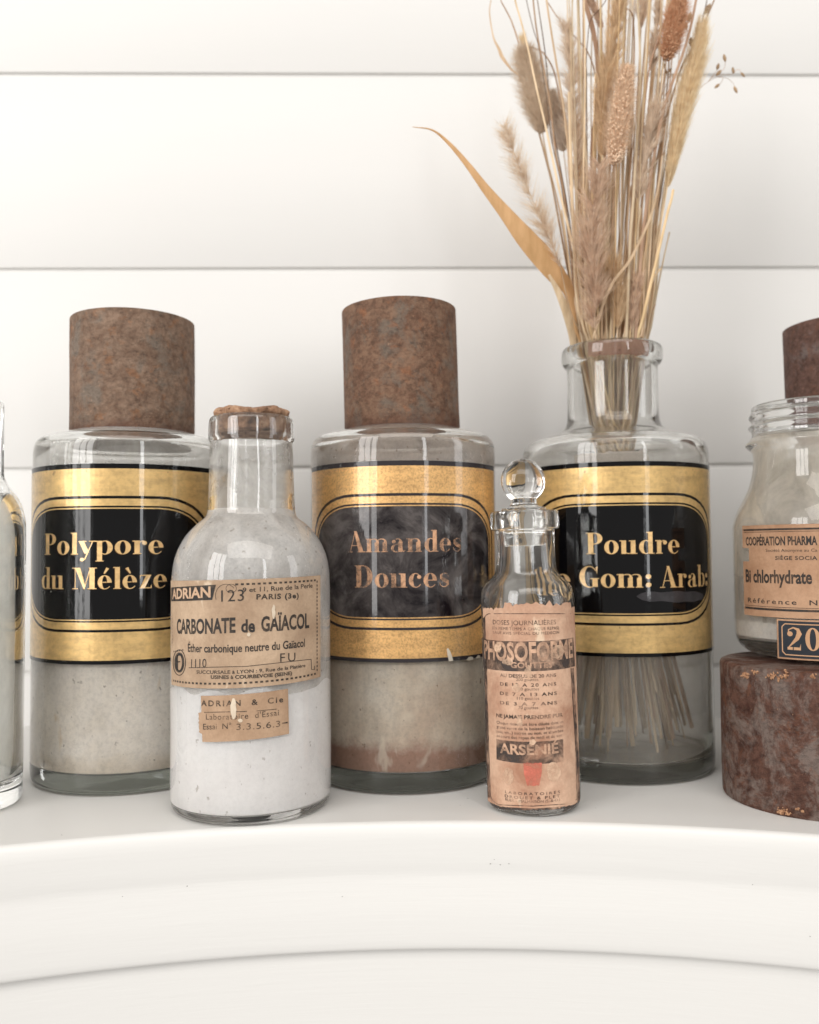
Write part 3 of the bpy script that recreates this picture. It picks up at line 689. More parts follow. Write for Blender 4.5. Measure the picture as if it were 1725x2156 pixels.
put_text(ink, MA, RL, '9 et 11, Rue de la Perle', 511, 1247, 658, 1237, 9.5, .012)
put_text(ink, MA, RL, 'PARIS (3ᵉ)'.replace('ᵉ', 'e'), 540, 1262, 629, 1259, 11, .03, 1.15)
put_text(ink, MA, RL, 'CARBONATE', 373, 1333, 496, 1331, 31, .03)
put_text(ink, MA, RL, 'de', 508, 1331, 537, 1330, 27, .03)
put_text(ink, MA, RL, 'GAÏACOL', 550, 1329, 651, 1321, 31, .03)
put_text(ink, MA, RL, 'Éther carbonique neutre du Gaïacol', 396, 1372, 642, 1361, 17, .02)
put_text(ink, MA, RL, '1110', 403, 1406, 435, 1405, 18, .0)
put_text(ink, MA, RL, 'FU', 590, 1394, 622, 1392, 18, .0, 1.3)
put_text(ink, MA, RL, 'SUCCURSALE à LYON : 9, Rue de la Platière', 414, 1418, 643, 1404, 7.2, .02)
put_text(ink, MA, RL, 'USINES à COURBEVOIE (SEINE)', 444, 1429, 615, 1420.5, 7.4, .035)
def px_line(sh, M, R, pts, w, dr=0.):
    q = []
    for (a, b), (c, d) in zip(pts, pts[1:]):
        n = max(1, int(sqrt((c-a)**2+(d-b)**2)/14))
        q += [(a+(c-a)*i/n, b+(d-b)*i/n) for i in range(n)]
    q.append(pts[-1])
    for (a, b), (c, d) in zip(q, q[1:]):
        l = sqrt((c-a)**2+(d-b)**2) or 1; nx, ny = -(d-b)/l*w/2, (c-a)/l*w/2
        px_poly(sh, M, R, [(a+nx, b+ny), (a-nx, b-ny), (c-nx, d-ny), (c+nx, d+ny)], dr)
def px_dash(sh, M, R, p, q, n, w, fill=.55):
    for i in range(n):
        a = i/n; b = (i+fill)/n
        px_line(sh, M, R, [(p[0]+(q[0]-p[0])*a, p[1]+(q[1]-p[1])*a), (p[0]+(q[0]-p[0])*b, p[1]+(q[1]-p[1])*b)], w)
_q = [hit(MA, x, y, RL) for x, y in [(359.6, 1222), (675, 1211), (675, 1425), (361, 1441)]]
def uvA(u, v):
    a = [_q[0][k]*(1-u)+_q[1][k]*u for k in (0, 1)]; b = [_q[3][k]*(1-u)+_q[2][k]*u for k in (0, 1)]
    return tuple(a[k]*(1-v)+b[k]*v for k in (0, 1))
def dashes(u0, v0, u1, v1, n, hu, hv):
    for i in range(n):
        a, b = i/n, (i+.55)/n; ua, va, ub, vb = u0+(u1-u0)*a, v0+(v1-v0)*a, u0+(u1-u0)*b, v0+(v1-v0)*b
        ink.poly([uvA(ua-hu, vb+hv), uvA(ub+hu, vb+hv), uvA(ub+hu, va-hv), uvA(ua-hu, va-hv)])
dashes(.50, .045, .965, .045, 17, 0, .009); dashes(.045, .955, .965, .955, 34, 0, .009); dashes(.965, .05, .965, .95, 24, .0045, 0); dashes(.035, .36, .035, .62, 8, .003, 0)
px_line(ink, MA, RL, [(398, 1406), (520, 1403), (655, 1388)], 1.4)
px_line(ink, MA, RL, [(655, 1388), (656, 1410), (662, 1410), (662, 1402)], 1.2)
def px_ellipse(sh, M, R, cx, cy, rx, ry, w, n=24, a0=0, a1=360):
    px_line(sh, M, R, [(cx+rx*cos(radians(a0+(a1-a0)*i/n)), cy-ry*sin(radians(a0+(a1-a0)*i/n))) for i in range(n+1)], w)
px_ellipse(ink, MA, RL, 378, 1395, 13, 27, 1.6); px_ellipse(ink, MA, RL, 378, 1395, 8, 19, 5)
px_line(ink, MA, RL, [(374, 1411), (374, 1380), (382, 1379)], 2.5); px_line(ink, MA, RL, [(374, 1394), (380, 1393)], 2.5)
px_dash(ink, MA, RL, (366, 1372), (388, 1368), 6, 3)
px_ellipse(ink, MA, RL, 487, 1239, 11, 9, 1.); px_ellipse(ink, MA, RL, 476, 1254, 22, 24, 1., 20, 40, 200)
ink.build('lettering', INK, lb); neg.build('reversed_lettering', LETP, lb)
m_scar = paper_mat('bare_torn_paper', srgb(212, 196, 174), srgb(190, 170, 146), 3.)
def scar(sh, M, R, x, y, w, h, sd): px_grid(sh, M, R, [(x-w, y-h), (x+w, y-h), (x+w, y+h), (x-w, y+h)], 5, 9, lambda u, v: (.5+(u-.5)*(.35+.9*sin(pi*v)**.7)+.25*noise.noise(Vector((v*4, sd, 0))), v))
sh = Sheet(RL+.0002)
scar(sh, MA, RL, 576, 1288, 3, 15, 1.); scar(sh, MA, RL, 524, 1336, 3, 4, 2.)
sh.build('torn_scar', m_scar, lb)['kind'] = 'stuff'
sh = Sheet(RL)
def torn(u, v):
    if u == 0: u = (.0 if .34 < v < .82 else .085)+.014*noise.noise(Vector((v*23, 2, 0)))
    return u, v
px_grid(sh, MA, RL, [(417, 1465), (606.6, 1450), (609, 1545), (420, 1562)], 26, 24, torn)
lb2 = sh.build('paper_label', PAPER2, bA); ink = Sheet(RL+.00012)
put_text(ink, MA, RL, 'ADRIAN  &  Cie', 424, 1486, 596, 1478, 12, .02, 1.35)
px_line(ink, MA, RL, [(430, 1500), (520, 1498)], 1.4); px_line(ink, MA, RL, [(540, 1497), (583, 1493)], 1.4)
put_text(ink, MA, RL, "Laboratoire  d'Essai", 434, 1515, 587, 1506, 12, .0, 1.1)
put_text(ink, MA, RL, 'Essai  N°', 428, 1536, 487, 1534, 12, .0)
put_text(ink, MA, RL, '3.3.5.6.3', 498, 1537, 590, 1530, 13, .0, 1.1)
px_line(ink, MA, RL, [(594, 1523), (606, 1521)], 3)
ink.build('lettering', ink_mat('faded_brown_ink', srgb(50, 42, 36), .45, 6.), lb2)
sh = Sheet(RL+.0002); scar(sh, MA, RL, 492, 1492, 5, 22, 3.); scar(sh, MA, RL, 506, 1517, 4, 4, 4.)
sh.build('torn_scar', m_scar, lb2)['kind'] = 'stuff'

# ------------------------------------------------------------------ small stoppered bottle
RC = .0227
P0 = on_z(1125, 1712, 0); MC = T(on_y(1125, 1700, .424).x, .424, 0, radians(-1.15))
kC = RC/98.
def zC(y): return zpx(MC, y, 1115)
bC = thing('stoppered_bottle', 'small slim bottle with ball glass stopper and scuffed pinkish paper label', 'bottle', MC)
pC = [(0, .0022), (RC*.6, .0016), (RC*.86, 0), (RC*.97, .0012), (RC*1.01, .0055), (RC*1.01, .02), (RC, zC(1300)), (98*kC, zC(1262)), (96.5*kC, zC(1246)), (92*kC, zC(1233)), (82*kC, zC(1222)), (70*kC, zC(1212)), (64*kC, zC(1202)), (62*kC, zC(1188)), (61.5*kC, zC(1160)),
      (62*kC, zC(1120)), (63*kC, zC(1116)), (70*kC, zC(1115)), (72.5*kC, zC(1112)), (72.5*kC, zC(1095)), (72.5*kC, zC(1080)), (70*kC, zC(1076)), (60*kC, zC(1075)), (50*kC, zC(1076))]
pCi = [(48.5*kC, zC(1079)), (47.5*kC, zC(1110)), (46*kC, zC(1150)), (48*kC, zC(1190)), (52*kC, zC(1212)), (66*kC, zC(1226)), (78*kC, zC(1238)), (84*kC, zC(1256)), (85*kC, zC(1300)), (85.5*kC, .02), (84*kC, .0085), (76*kC, .0060), (40*kC, .0055), (0, .0065)]
lathe('glass', chaikin(pC, 2)+chaikin(pCi, 2), M_PHI, bC, 96, wobble(8, .00035, 60), 60)
# hollow-looking stopper: ground plug, collar disc and a flattened ball grip
pS = [(0, zC(1150)), (40*kC, zC(1150)), (44*kC, zC(1147)), (45.5*kC, zC(1120)), (47*kC, zC(1085)), (48*kC, zC(1073)), (46*kC, zC(1069)), (30*kC, zC(1066)), (27*kC, zC(1058)), (28*kC, zC(1048))]
ball = [(47*kC*sin(radians(a)), zC(1013)-48.5*kC*cos(radians(a))) for a in (38, 50, 65, 80, 95, 110, 125, 140, 155, 168)]
stp = lathe('stopper', chaikin(pS+ball+[(0, zC(1013)+48.5*kC)], 2), glass_mat('stopper_glass', (.985, .985, .975), .0, wave=.6, seed=9), bC, 80, wobble(12, .0005, 90), 60)
zst = zC(1058)
for v_ in stp.data.vertices:
    if v_.co.z > zst:
        k_ = min(1, (v_.co.z-zst)/.004); v_.co.y *= 1-.28*k_
        if v_.co.y < 0 and k_ == 1: v_.co.y += -.0009*max(0, 1-((v_.co.x)**2+(v_.co.z-zC(1013))**2)/.00007)
RLC = RC*1.01+.0003
sh = Sheet(RLC)
def jagC(u, v):
    if v == 0: v = .008+.02*abs(noise.noise(Vector((u*6, 5, 0))))+.022*noise.noise(Vector((u*27, 5, 0)))+(.026 if u < .28 else 0)+(.03 if u > .9 else 0)
    if v == 1: v = 1-.012*abs(noise.noise(Vector((u*19, 9, 0))))
    return u, v
px_grid(sh, MC, RLC, [(1016.5, 1262), (1209.5, 1262), (1222, 1686), (1027.5, 1686)], 60, 14, jagC)
lb = sh.build('paper_label', PAPER3, bC)
ink = Sheet(RLC+.0001); neg = Sheet(RLC+.0002); wk = Sheet(RLC+.00008); dk = Sheet(RLC+.00015)
def cx(x, s=2.269): return (1850+x/s)/1.9
def cyy(y, s=2.269): return (2400+y/s)/1.9
def tC(txt, x0, x1, yb, h, bold=0., sp=1., y1=None): put_text(dk, MC, RLC, txt, cx(x0), cyy(yb), cx(x1), cyy(y1 or yb), h/2.269/1.9, bold, sp)
tC('DOSES JOURNALIÈRES', 280, 850, 220, 42, .0); tC('(EN MÊME TEMPS À CHAQUE REPAS)', 275, 875, 265, 26, 0, 1.1); tC('SAUF AVIS SPÉCIAL DU MÉDECIN', 282, 878, 305, 24, 0, 1.1)
px_grid(wk, MC, RLC, [(cx(175), cyy(345)), (cx(1008), cyy(340)), (cx(1022), cyy(600)), (cx(190), cyy(612))], 30, 1)
put_text(neg, MC, RLC, 'PHOSOFORME', cx(205), cyy(525), cx(1000), cyy(515), 170/4.311, .03)
neg2 = Sheet(RLC+.0002); put_text(neg2, MC, RLC, 'GOUTTES', cx(440), cyy(615), cx(815), cyy(612), 52/4.311, .03)
tC('AU DESSUS DE 20 ANS', 345, 850, 695, 30, .02); tC('200 gouttes', 490, 690, 735, 26); tC('DE 13 A 20 ANS', 345, 852, 775, 30, .02, 1.3); tC('150 gouttes', 495, 697, 820, 26)
tC('DE 7 A 13 ANS', 345, 858, 860, 30, .02, 1.3); tC('110 gouttes', 498, 698, 905, 26); tC('DE 3 A 7 ANS', 345, 860, 945, 30, .02, 1.3); tC('70 gouttes', 510, 690, 990, 28)
tC('NE JAMAIS PRENDRE PUR', 312, 910, 1062, 34, .02, 1., 1056)
for i, s_ in enumerate(('Chaque dose doit être diluée dans un', 'grand verre de la boisson habituelle', '(eau, vin...) sucrée ou non, et absorbée', 'au cours des repas de midi et du soir.')):
    tC(s_, 314, 915, 1122+i*40, 27, .008, 1., 1116+i*40)
px_grid(wk, MC, RLC, [(cx(310), cyy(1262)), (cx(915), cyy(1262)), (cx(918), cyy(1468)), (cx(312), cyy(1448))], 16, 1)
neg3 = Sheet(RLC+.0002); put_text(neg3, MC, RLC, 'ARSÉNIÉ', cx(345), cyy(1385), cx(872), cyy(1385), 92/4.311, .03)
dk2 = Sheet(RLC+.00015); dk_ = dk; dk = dk2
tC('LABORATOIRES', 390, 885, 1752, 24, .01, 1.5); tC('DROUET & PLET', 388, 885, 1790, 26, .01, 1.3); tC('RUEIL - MALMAISON (S.-&-O.)', 392, 885, 1822, 24, 0, 1.)
dk = dk_
fr = [(cx(205), cyy(160)), (cx(215), cyy(140)), (cx(240), cyy(125)), (cx(985), cyy(125))]
px_line(ink, MC, RLC, fr, 1.6)
px_line(ink, MC, RLC, [(cx(205), cyy(150)), (cx(222), cyy(620)), (cx(240), cyy(1300)), (cx(256), cyy(1780)), (cx(280), cyy(1825)), (cx(330), cyy(1860)), (cx(640), cyy(1872)), (cx(980), cyy(1850)), (cx(1040), cyy(1810)), (cx(1042), cyy(1780)), (cx(1025), cyy(1300)), (cx(985), cyy(620))], 1.6)
px_line(wk, MC, RLC, [(cx(195), cyy(160)), (cx(208), cyy(620)), (cx(225), cyy(1300)), (cx(240), cyy(1790)), (cx(270), cyy(1850)), (cx(330), cyy(1888)), (cx(640), cyy(1905)), (cx(985), cyy(1882)), (cx(1055), cyy(1830)), (cx(1060), cyy(1780)), (cx(1040), cyy(1300)), (cx(1000), cyy(620))], 5)
ink.build('border_line', INKW, lb); m_rub = ink_mat('rubbed_label_ink', srgb(50, 40, 34), .5, 3., 150); dk.build('lettering', m_rub, lb); dk2.build('lettering', m_rub, lb)
wk.build('dark_band', ink_mat('scuffed_black_band', srgb(60, 50, 46), .85, 4., 75), lb); m_neg = ink_mat('scuffed_paper_lettering', srgb(204, 164, 136), .5, 7., 110)
for q_ in (neg, neg2, neg3): q_.build('reversed_lettering', m_neg, lb)
rd = Sheet(RLC+.00009); px_grid(rd, MC, RLC, [(cx(555), cyy(1478)), (cx(722), cyy(1478)), (cx(722), cyy(1685)), (cx(565), cyy(1685))], 10, 10, lambda u, v: (.5+(u-.5)*(1-.55*max(0, v-.45)**1.), v+.06*noise.noise(Vector((u*7, v*3, 0)))))
sh = Sheet(RLC+.00025)
for k_, (x_, y_, w_, h_) in enumerate(((600, 660, 26, 70), (420, 1600, 40, 80), (830, 1560, 50, 90), (520, 1110, 22, 60), (420, 560, 40, 30), (860, 470, 50, 60), (330, 430, 26, 50), (640, 1290, 24, 26), (490, 800, 30, 40))): scar(sh, MC, RLC, cx(x_), cyy(y_), w_/4.311, h_/4.311, k_*3.1)
sh.build('scuffed_patch', ink_mat('scuffed_paper_fibre', srgb(212, 178, 150), .85, 2., 110), lb)['kind'] = 'stuff'
rd.build('red_mark', ink_mat('faded_red_print', srgb(206, 112, 92), .6, 5., 90), lb)

# ------------------------------------------------------------------ rusty lid used as a stand, and the screw-neck bottle on it
MS = T(.2103, .4306); RS = .0441
HS = on_y(1519, 1393, .4306).z
st = thing('rusty_lid', 'large rusty iron lid standing on the shelf under the screw-neck bottle', 'lid', MS)
pr = [(0, HS), (RS*.5, HS-.0006), (RS-.006, HS-.0003), (RS-.002, HS), (RS-.0005, HS-.0007), (RS, HS-.002), (RS, HS*.8), (RS, HS*.6), (RS, HS*.4), (RS, HS*.2), (RS, .0012), (RS-.0006, 0), (RS-.0015, 0), (RS-.0017, .001), (RS-.0017, HS-.003), (0, HS-.003)]
shell = lathe('shell', pr, RUST3, st, 140, wobble(31, .0004, 50), 35)
m_flake, nt, p, out = nodes('orange_rust_flake'); v = coords(nt, 2)
nt.links.new(ramp(nt, tex(nt, v, 500, 5, .7), [(.35, srgb(120, 78, 50)), (.6, srgb(186, 144, 110))]), p.inputs['Base Color']); p.inputs['Roughness'].default_value = .8
fv, ff = [], []
for (x, y, s, n_) in ((1570, 1422, 7, 34), (1590, 1416, 5, 12), (1625, 1424, 8, 30), (1640, 1429, 4, 14), (1655, 1422, 7, 24), (1712, 1424, 5, 14), (1647, 1708, 7, 34), (1660, 1712, 5, 12), (1690, 1708, 3, 6), (1680, 1704, 2, 4)):
    for _ in range(n_):
        a, z = hit(MS, x+random.gauss(0, s*.6), y+random.gauss(0, s*.45), RS)
        chunk((RS*sin(a)*1.003, -RS*cos(a)*1.003, z), random.uniform(.0003, .0008), fv, ff)
mesh_obj('rust_flake', fv, ff, m_flake, st, False)['kind'] = 'stuff'

RD = .0417; MD = T(.2240, .4510, HS+.0006)
bD = thing('screw_neck_bottle', 'clear bottle with a threaded neck and orange-brown label, standing on the rusty lid', 'bottle', MD)
kD = .0404/162.8
def zD(y): return zpx(MD, y, 1620)
def xd(x): return 162.8-((2750+x/1.4374)/1.9-1546)
def yd(y): return zD((1200+y/1.4374)/1.9)
tD = [(0, .0018), (RD*.6, .0012), (RD*.74, 0), (RD*.86, .0015), (RD*.96, .0050), (RD*.995, .0100), (RD, .016), (RD, yd(1330)), (166.5*kD, yd(1285)), ((xd(290)+3)*kD, yd(1215)), ((xd(320)+1)*kD, yd(1150)), (xd(362)*kD, yd(1055)), (xd(380)*kD, yd(960)), (xd(384)*kD, yd(885)), (xd(375)*kD, yd(862))]
tD += [(xd(352)*kD, yd(845)), (xd(338)*kD, yd(830)), (xd(340)*kD, yd(818)), (xd(368)*kD, yd(795)), (xd(378)*kD, yd(770)), (xd(376)*kD, yd(748)), (xd(360)*kD, yd(732)), (xd(358)*kD, yd(722)), (xd(376)*kD, yd(706)), (xd(378)*kD, yd(690)), (xd(362)*kD, yd(672)), (xd(359)*kD, yd(662)), (xd(374)*kD, yd(645)), (xd(378)*kD, yd(622)), (xd(378)*kD, yd(610)), (xd(384)*kD, yd(603)), (xd(400)*kD, yd(600))]
iD = [(xd(412)*kD, yd(604)), (xd(414)*kD, yd(640)), (xd(414)*kD, yd(760)), (xd(416)*kD, yd(880)), (xd(412)*kD, yd(960)), (xd(392)*kD, yd(1060)), (xd(352)*kD, yd(1165)), (xd(318)*kD, yd(1230)), (xd(303)*kD, yd(1300)), (xd(300)*kD, yd(1400)), (xd(300)*kD, .020), (xd(305)*kD, .0135), (xd(345)*kD, .0085), (45*kD, .0075), (0, .0085)]
def thread(r, z, a):   # screw threads climb as they go round
    if yd(850) < z < yd(635) and r > .02: return r, z+.0020*(a/(2*pi)-.5)*(1 if z > yd(800) else 0)
    return r, z
lathe('glass', chaikin(tD, 2)+chaikin(iD, 2), M_BOT, bD, 128, None, 60)
fD = film_mat('cream_powder_film', srgb(238, 228, 212), srgb(246, 238, 228), .35, .85, 13.3, 45)
pf = [(xd(299)*kD, .018), (xd(299)*kD, yd(1400)), (xd(302)*kD, yd(1298)), (xd(317)*kD, yd(1228)), (xd(351)*kD, yd(1162)), (xd(391)*kD, yd(1057)), (xd(411)*kD, yd(958)), (xd(415)*kD, yd(880)), (xd(413)*kD, yd(800))]
lathe('powder_film', chaikin(pf, 1), fD, bD, 96, None, 60)
filling(xd(299)*kD, .0092, yd(1560), powder_mat('cream_powder', (srgb(230, 222, 210), srgb(240, 234, 226), srgb(246, 242, 236)), 4.1, 28), bD, 'powder', .003, 96, .006)
def dx_(x): return (2900+x/3.3156)/1.9
def dy_(y): return (2050+y/3.3156)/1.9
RLD = RD+.00025
tL, zT = hit(MD, dx_(232), dy_(178), RLD); _, zB = hit(MD, dx_(230), dy_(1350), RLD)
def hitD(x, y): return hit(MD, dx_(x), dy_(y), RLD)
sh = Sheet(RLD)
tR = radians(62)
def rectD(sh, t0, t1, z0, z1, n, m, notch=False):
    for i in range(n):
        for j in range(m):
            a = t0+(t1-t0)*i/n; b = t0+(t1-t0)*(i+1)/n; c = z0+(z1-z0)*j/m; d = z0+(z1-z0)*(j+1)/m
            if notch and i < 2 and .60 < (j+.5)/m < .745: continue
            sh.poly([(a, c), (b, c), (b, d), (a, d)])
rectD(sh, tL, tR, zB, zT, 40, 40, True)
lb = sh.build('paper_label', PAPER4, bD)
ink = Sheet(RLD+.00012)
def tD_(txt, x0, x1, yb, h, bold=0., sp=1.):
    t0, z0 = hitD(x0, yb); _, z1 = hitD(x0, yb-h); t1, _ = hitD(min(x1, 1230), yb)
    v, f = text_geo(txt, bold, sp); k = len(ink.v)
    for (a, b) in v:
        t = t0+(t1-t0)*a; z = z0+b*(z1-z0); ink.v.append((ink.r*sin(t), -ink.r*cos(t), z))
    ink.f += [tuple(i+k for i in q) for q in f]
tD_('COOPÉRATION PHARMA', 285, 1230, 436, 110, .03); tD_('Société Anonyme au Ca', 548, 1230, 522, 38); tD_('SIÈGE SOCIA', 672, 1230, 628, 50, .02, 1.1)
tD_('Bi chlorhydrate', 283, 1160, 918, 165, .028); tD_('Référence  N', 312, 1230, 1190, 62, .01, 1.3)
for (ya, yb_) in ((222, 246), (262, 268), (1226, 1232), (1248, 1276)):
    _, za = hitD(300, ya); _, zb = hitD(300, yb_); ink.rect(tL+.03, tR-.03, zb, za)
ink.build('lettering', INK, lb)
# number tag 20
tn0, zn1 = hitD(690, 1410); _, zn0 = hitD(720, 1935)
sh = Sheet(RLD+.0001); rectD(sh, tn0, tn0+radians(40), zn0, zn1, 12, 4); lb = sh.build('number_label', PAPER4, bD)
sh = Sheet(RLD+.0002); rectD(sh, tn0+.02, tn0+radians(40)-.02, zn0+.0008, zn1-.0008, 12, 2); sh.build('dark_ground', paper_mat('blue_black_print', srgb(52, 56, 62), srgb(40, 43, 48), 3), lb)
m_tan = paper_mat('tan_number_print', srgb(206, 164, 128), srgb(184, 142, 108), 6)
sh = Sheet(RLD+.0003)
def ringD(t0, t1, z0, z1, c, w):
    for (a, b) in (((t0+c, z0), (t1-c, z0)), ((t1-c, z0), (t1, z0+c*RD)), ((t1, z0+c*RD), (t1, z1-c*RD)), ((t1, z1-c*RD), (t1-c, z1)), ((t1-c, z1), (t0+c, z1)), ((t0+c, z1), (t0, z1-c*RD)), ((t0, z1-c*RD), (t0, z0+c*RD)), ((t0, z0+c*RD), (t0+c, z0))):
        n = 6; q = [(a[0]+(b[0]-a[0])*i/n, a[1]+(b[1]-a[1])*i/n) for i in range(n+1)]
        for u, v_ in zip(q, q[1:]):
            dx, dz = (v_[0]-u[0])*RD, v_[1]-u[1]; l = sqrt(dx*dx+dz*dz) or 1; nt_, nz = -dz/l*w/2/RD, dx/l*w/2
            sh.poly([(u[0]+nt_, u[1]+nz), (u[0]-nt_, u[1]-nz), (v_[0]-nt_, v_[1]-nz), (v_[0]+nt_, v_[1]+nz)])
ringD(tn0+.065, tn0+radians(40)-.065, zn0+.0022, zn1-.0022, .035, .0005)
sh.build('frame_line', m_tan, lb)
ta, zb0 = hitD(838, 1818); tb, _ = hitD(1032, 1818); _, zt0 = hitD(900, 1520); hh = zt0-zb0
for ch, a0, a1 in (('2', ta, tb), ('0', tb+.035, tb+.035+(tb-ta)*.98)):
    ps, adv = glyph(ch); xm = max(q[0] for s_ in ps for q in s_); xn = min(q[0] for s_ in ps for q in s_)
    sh = Sheet(RLD+.0003)
    for i, q in enumerate(ps): sh.poly([(a0+(a1-a0)*(c[0]-xn)/(xm-xn), zb0+c[1]*hh) for c in q], i*.000001)
    sh.build('number', m_tan, lb)


# ------------------------------------------------------------------ clear bottle at the left edge
ME = T(-.2165, .4362); RE = .0295; kE = RE/130.
def zE(y): return zpx(ME, y, 0)
bE = thing('clear_bottle', 'clear greenish bottle cut by the left edge of the photo, nothing printed on it', 'bottle', ME)
pE = [(0, .003), (RE*.7, .002), (RE*.9, 0), (RE*.98, .0012), (RE, .005), (RE*.985, .010), (RE, .016), (RE, .06), (RE, zE(1110)), (127*kE, zE(1080)), (118*kE, zE(1052)), (103*kE, zE(1033)), (92*kE, zE(1020)), (84*kE, zE(1005)), (82*kE, zE(985)), (82*kE, zE(930)), (82*kE, zE(880)), (83*kE, zE(850)), (80*kE, zE(842)), (60*kE, zE(842)),
      (52*kE, zE(846)), (52*kE, zE(930)), (52*kE, zE(1010)), (66*kE, zE(1032)), (92*kE, zE(1055)), (104*kE, zE(1090)), (109*kE, zE(1125)), (110*kE, .05), (110*kE, .018), (104*kE, .0110), (60*kE, .0085), (0, .010)]
lathe('glass', chaikin(pE, 2), M_GREEN, bE, 96, wobble(18, .00035, 40), 60)
fE = film_mat('pale_dust_film', srgb(240, 238, 230), srgb(250, 248, 244), .45, .95, 21.3, 30)
lathe('dust_film', [(108*kE, .014), (108*kE, .05), (107*kE, zE(1125)), (102*kE, zE(1092)), (88*kE, zE(1058))], fE, bE, 80, None, 60)

# ------------------------------------------------------------------ dried grasses
YB = .5035
def cr(pts, n=8):
    """Catmull-Rom through points (Vector or tuple)"""
    P = [Vector(p) for p in pts]; P = [P[0]*2-P[1]]+P+[P[-1]*2-P[-2]]; out = []
    for i in range(1, len(P)-2):
        a, b, c, d = P[i-1:i+3]
        for k in range(n):
            t = k/n; out.append(.5*((2*b)+(c-a)*t+(2*a-5*b+4*c-d)*t*t+(3*b-a-3*c+d)*t**3))
    out.append(P[-2]); return out
def tube_mesh(path, rad, sides=6, flat=1.):
    vs, fs = [], []; n = len(path)
    for i, p in enumerate(path):
        d = (path[min(n-1, i+1)]-path[max(0, i-1)]).normalized(); a = d.cross(Vector((0, 1, 0)))
        a = a.normalized() if a.length > 1e-5 else Vector((1, 0, 0)); b = d.cross(a).normalized(); r = rad(i/(n-1))
        for s in range(sides):
            t = 2*pi*s/sides; vs.append(p+a*cos(t)*r+b*sin(t)*r*flat)
    for i in range(n-1):
        for s in range(sides): fs.append((i*sides+s, i*sides+(s+1) % sides, (i+1)*sides+(s+1) % sides, (i+1)*sides+s))
    fs.append(tuple(range(sides))); fs.append(tuple((n-1)*sides+s for s in reversed(range(sides))))
    return vs, fs
def into_jar(xn, rnd, Y):
    """foot of a stem in the jar and its crossing of the neck, from the pixel column where it enters"""
    pn = on_y(xn, 745, Y); c = MJ3.translation
    dx, dy = pn.x-c.x, pn.y-c.y; l = sqrt(dx*dx+dy*dy)
    if l > .0195: dx, dy = dx*.0195/l, dy*.0195/l
    pn = Vector((c.x+dx, c.y+dy, .240))
    a = atan2(dy, dx)+pi+rnd.uniform(-.9, .9); r = rnd.uniform(.012, .042)
    foot = Vector((c.x+r*cos(a), c.y+r*sin(a), rnd.uniform(.0112, .030)+(.03*rnd.random() if rnd.random() < .3 else 0)))
    mid = foot.lerp(pn, .80); ox, oy = mid.x-c.x, mid.y-c.y; l = sqrt(ox*ox+oy*oy)
    if l > .017: mid.x, mid.y = c.x+ox*.017/l, c.y+oy*.017/l
    return [foot, foot.lerp(mid, .5), mid, pn]
STRAW = [straw_mat('pale_straw', srgb(240, 222, 192), srgb(216, 194, 160), 1), straw_mat('tan_straw', srgb(228, 204, 172), srgb(204, 178, 146), 2),
         straw_mat('brown_straw', srgb(204, 172, 140), srgb(170, 138, 110), 3), straw_mat('rosy_brown_leaf', srgb(212, 178, 150), srgb(184, 150, 124), 4),
         straw_mat('dark_thin_stem', srgb(148, 118, 96), srgb(110, 86, 70), 5), straw_mat('yellow_straw', srgb(238, 216, 176), srgb(216, 190, 146), 6)]
GROUP = 'dried grass stems standing in the open jar'
CJ = MJ3.translation.copy()
cnt = [0]
def stem_pts(pts, xn, seed, Y0, Y1=None, jar=True):
    rnd = random.Random(seed); Y1 = Y1 if Y1 is not None else Y0
    n = len(pts); up = []
    for i, (x, y) in enumerate(reversed(pts)):   # from the neck upward
        Y = Y0+(Y1-Y0)*((740-y)/760.); up.append(on_y(x, y, Y))
    base = into_jar(xn, rnd, Y0) if jar else []
    return base+up
def make_stem(pts, xn, wpx, mat, label, Y0=None, Y1=None, seed=None, name='dried_straw', flat=.7, cat='dried grass', taper=.55, parent=None, jar=True, wmid=None, twist=False):
    cnt[0] += 1; seed = seed or cnt[0]*13+5
    Y0 = Y0 if Y0 is not None else YB+random.Random(seed).uniform(-.014, .014)
    path = cr(stem_pts(pts, xn, seed, Y0, Y1, jar), 7)
    r0 = wpx*.58*Y0/F
    base = path[0].copy(); path = [p-base for p in path] if parent is None else path
    fn = (lambda t: r0*(1-(1-taper)*t)) if not wmid else wmid
    vs, fs = tube_mesh(path, fn, 6, flat)
    if parent is None:
        o = mesh_obj(name, vs, fs, mat, None, True, 60); o.location = base; tag(o, label, cat, GROUP); return o
    o = mesh_obj(name, vs, fs, mat, parent, True, 60); return o
L_STRAW = 'one of the many plain tan straws crowded in the neck of the open jar'
# stems one can follow one by one: (points from the top down, neck x, width px, material, label, Y0, Y1)
make_stem([(1084, -30), (1085, 0), (1097, 43), (1113, 106), (1130, 185), (1150, 270), (1171, 368), (1187, 437), (1205, 511), (1221, 589), (1240, 690)], 1246, 5.4, STRAW[0], 'long pale straw crossing in front of the grey fluffy head at left', .488, .480)
make_stem([(1109, -20), (1109, 0), (1123, 60), (1135, 100), (1150, 200), (1163, 300), (1184, 400), (1203, 560)], 1222, 2.4, STRAW[4], 'thin dark stem left of the pair of close brown stems', .500)
make_stem([(1122, -20), (1123, 0), (1131, 68), (1147, 154), (1159, 222), (1171, 325), (1186, 395), (1200, 511), (1212, 620)], 1228, 4.6, STRAW[2], 'brown stem just right of the thin dark stem, cut by the top edge', .495)
make_stem([(1131, -20), (1132, 0), (1147, 102), (1154, 171), (1160, 239), (1176, 330), (1194, 430), (1212, 560)], 1236, 3.0, STRAW[4], 'slim brown stem running beside the grey tuft at left', .502)
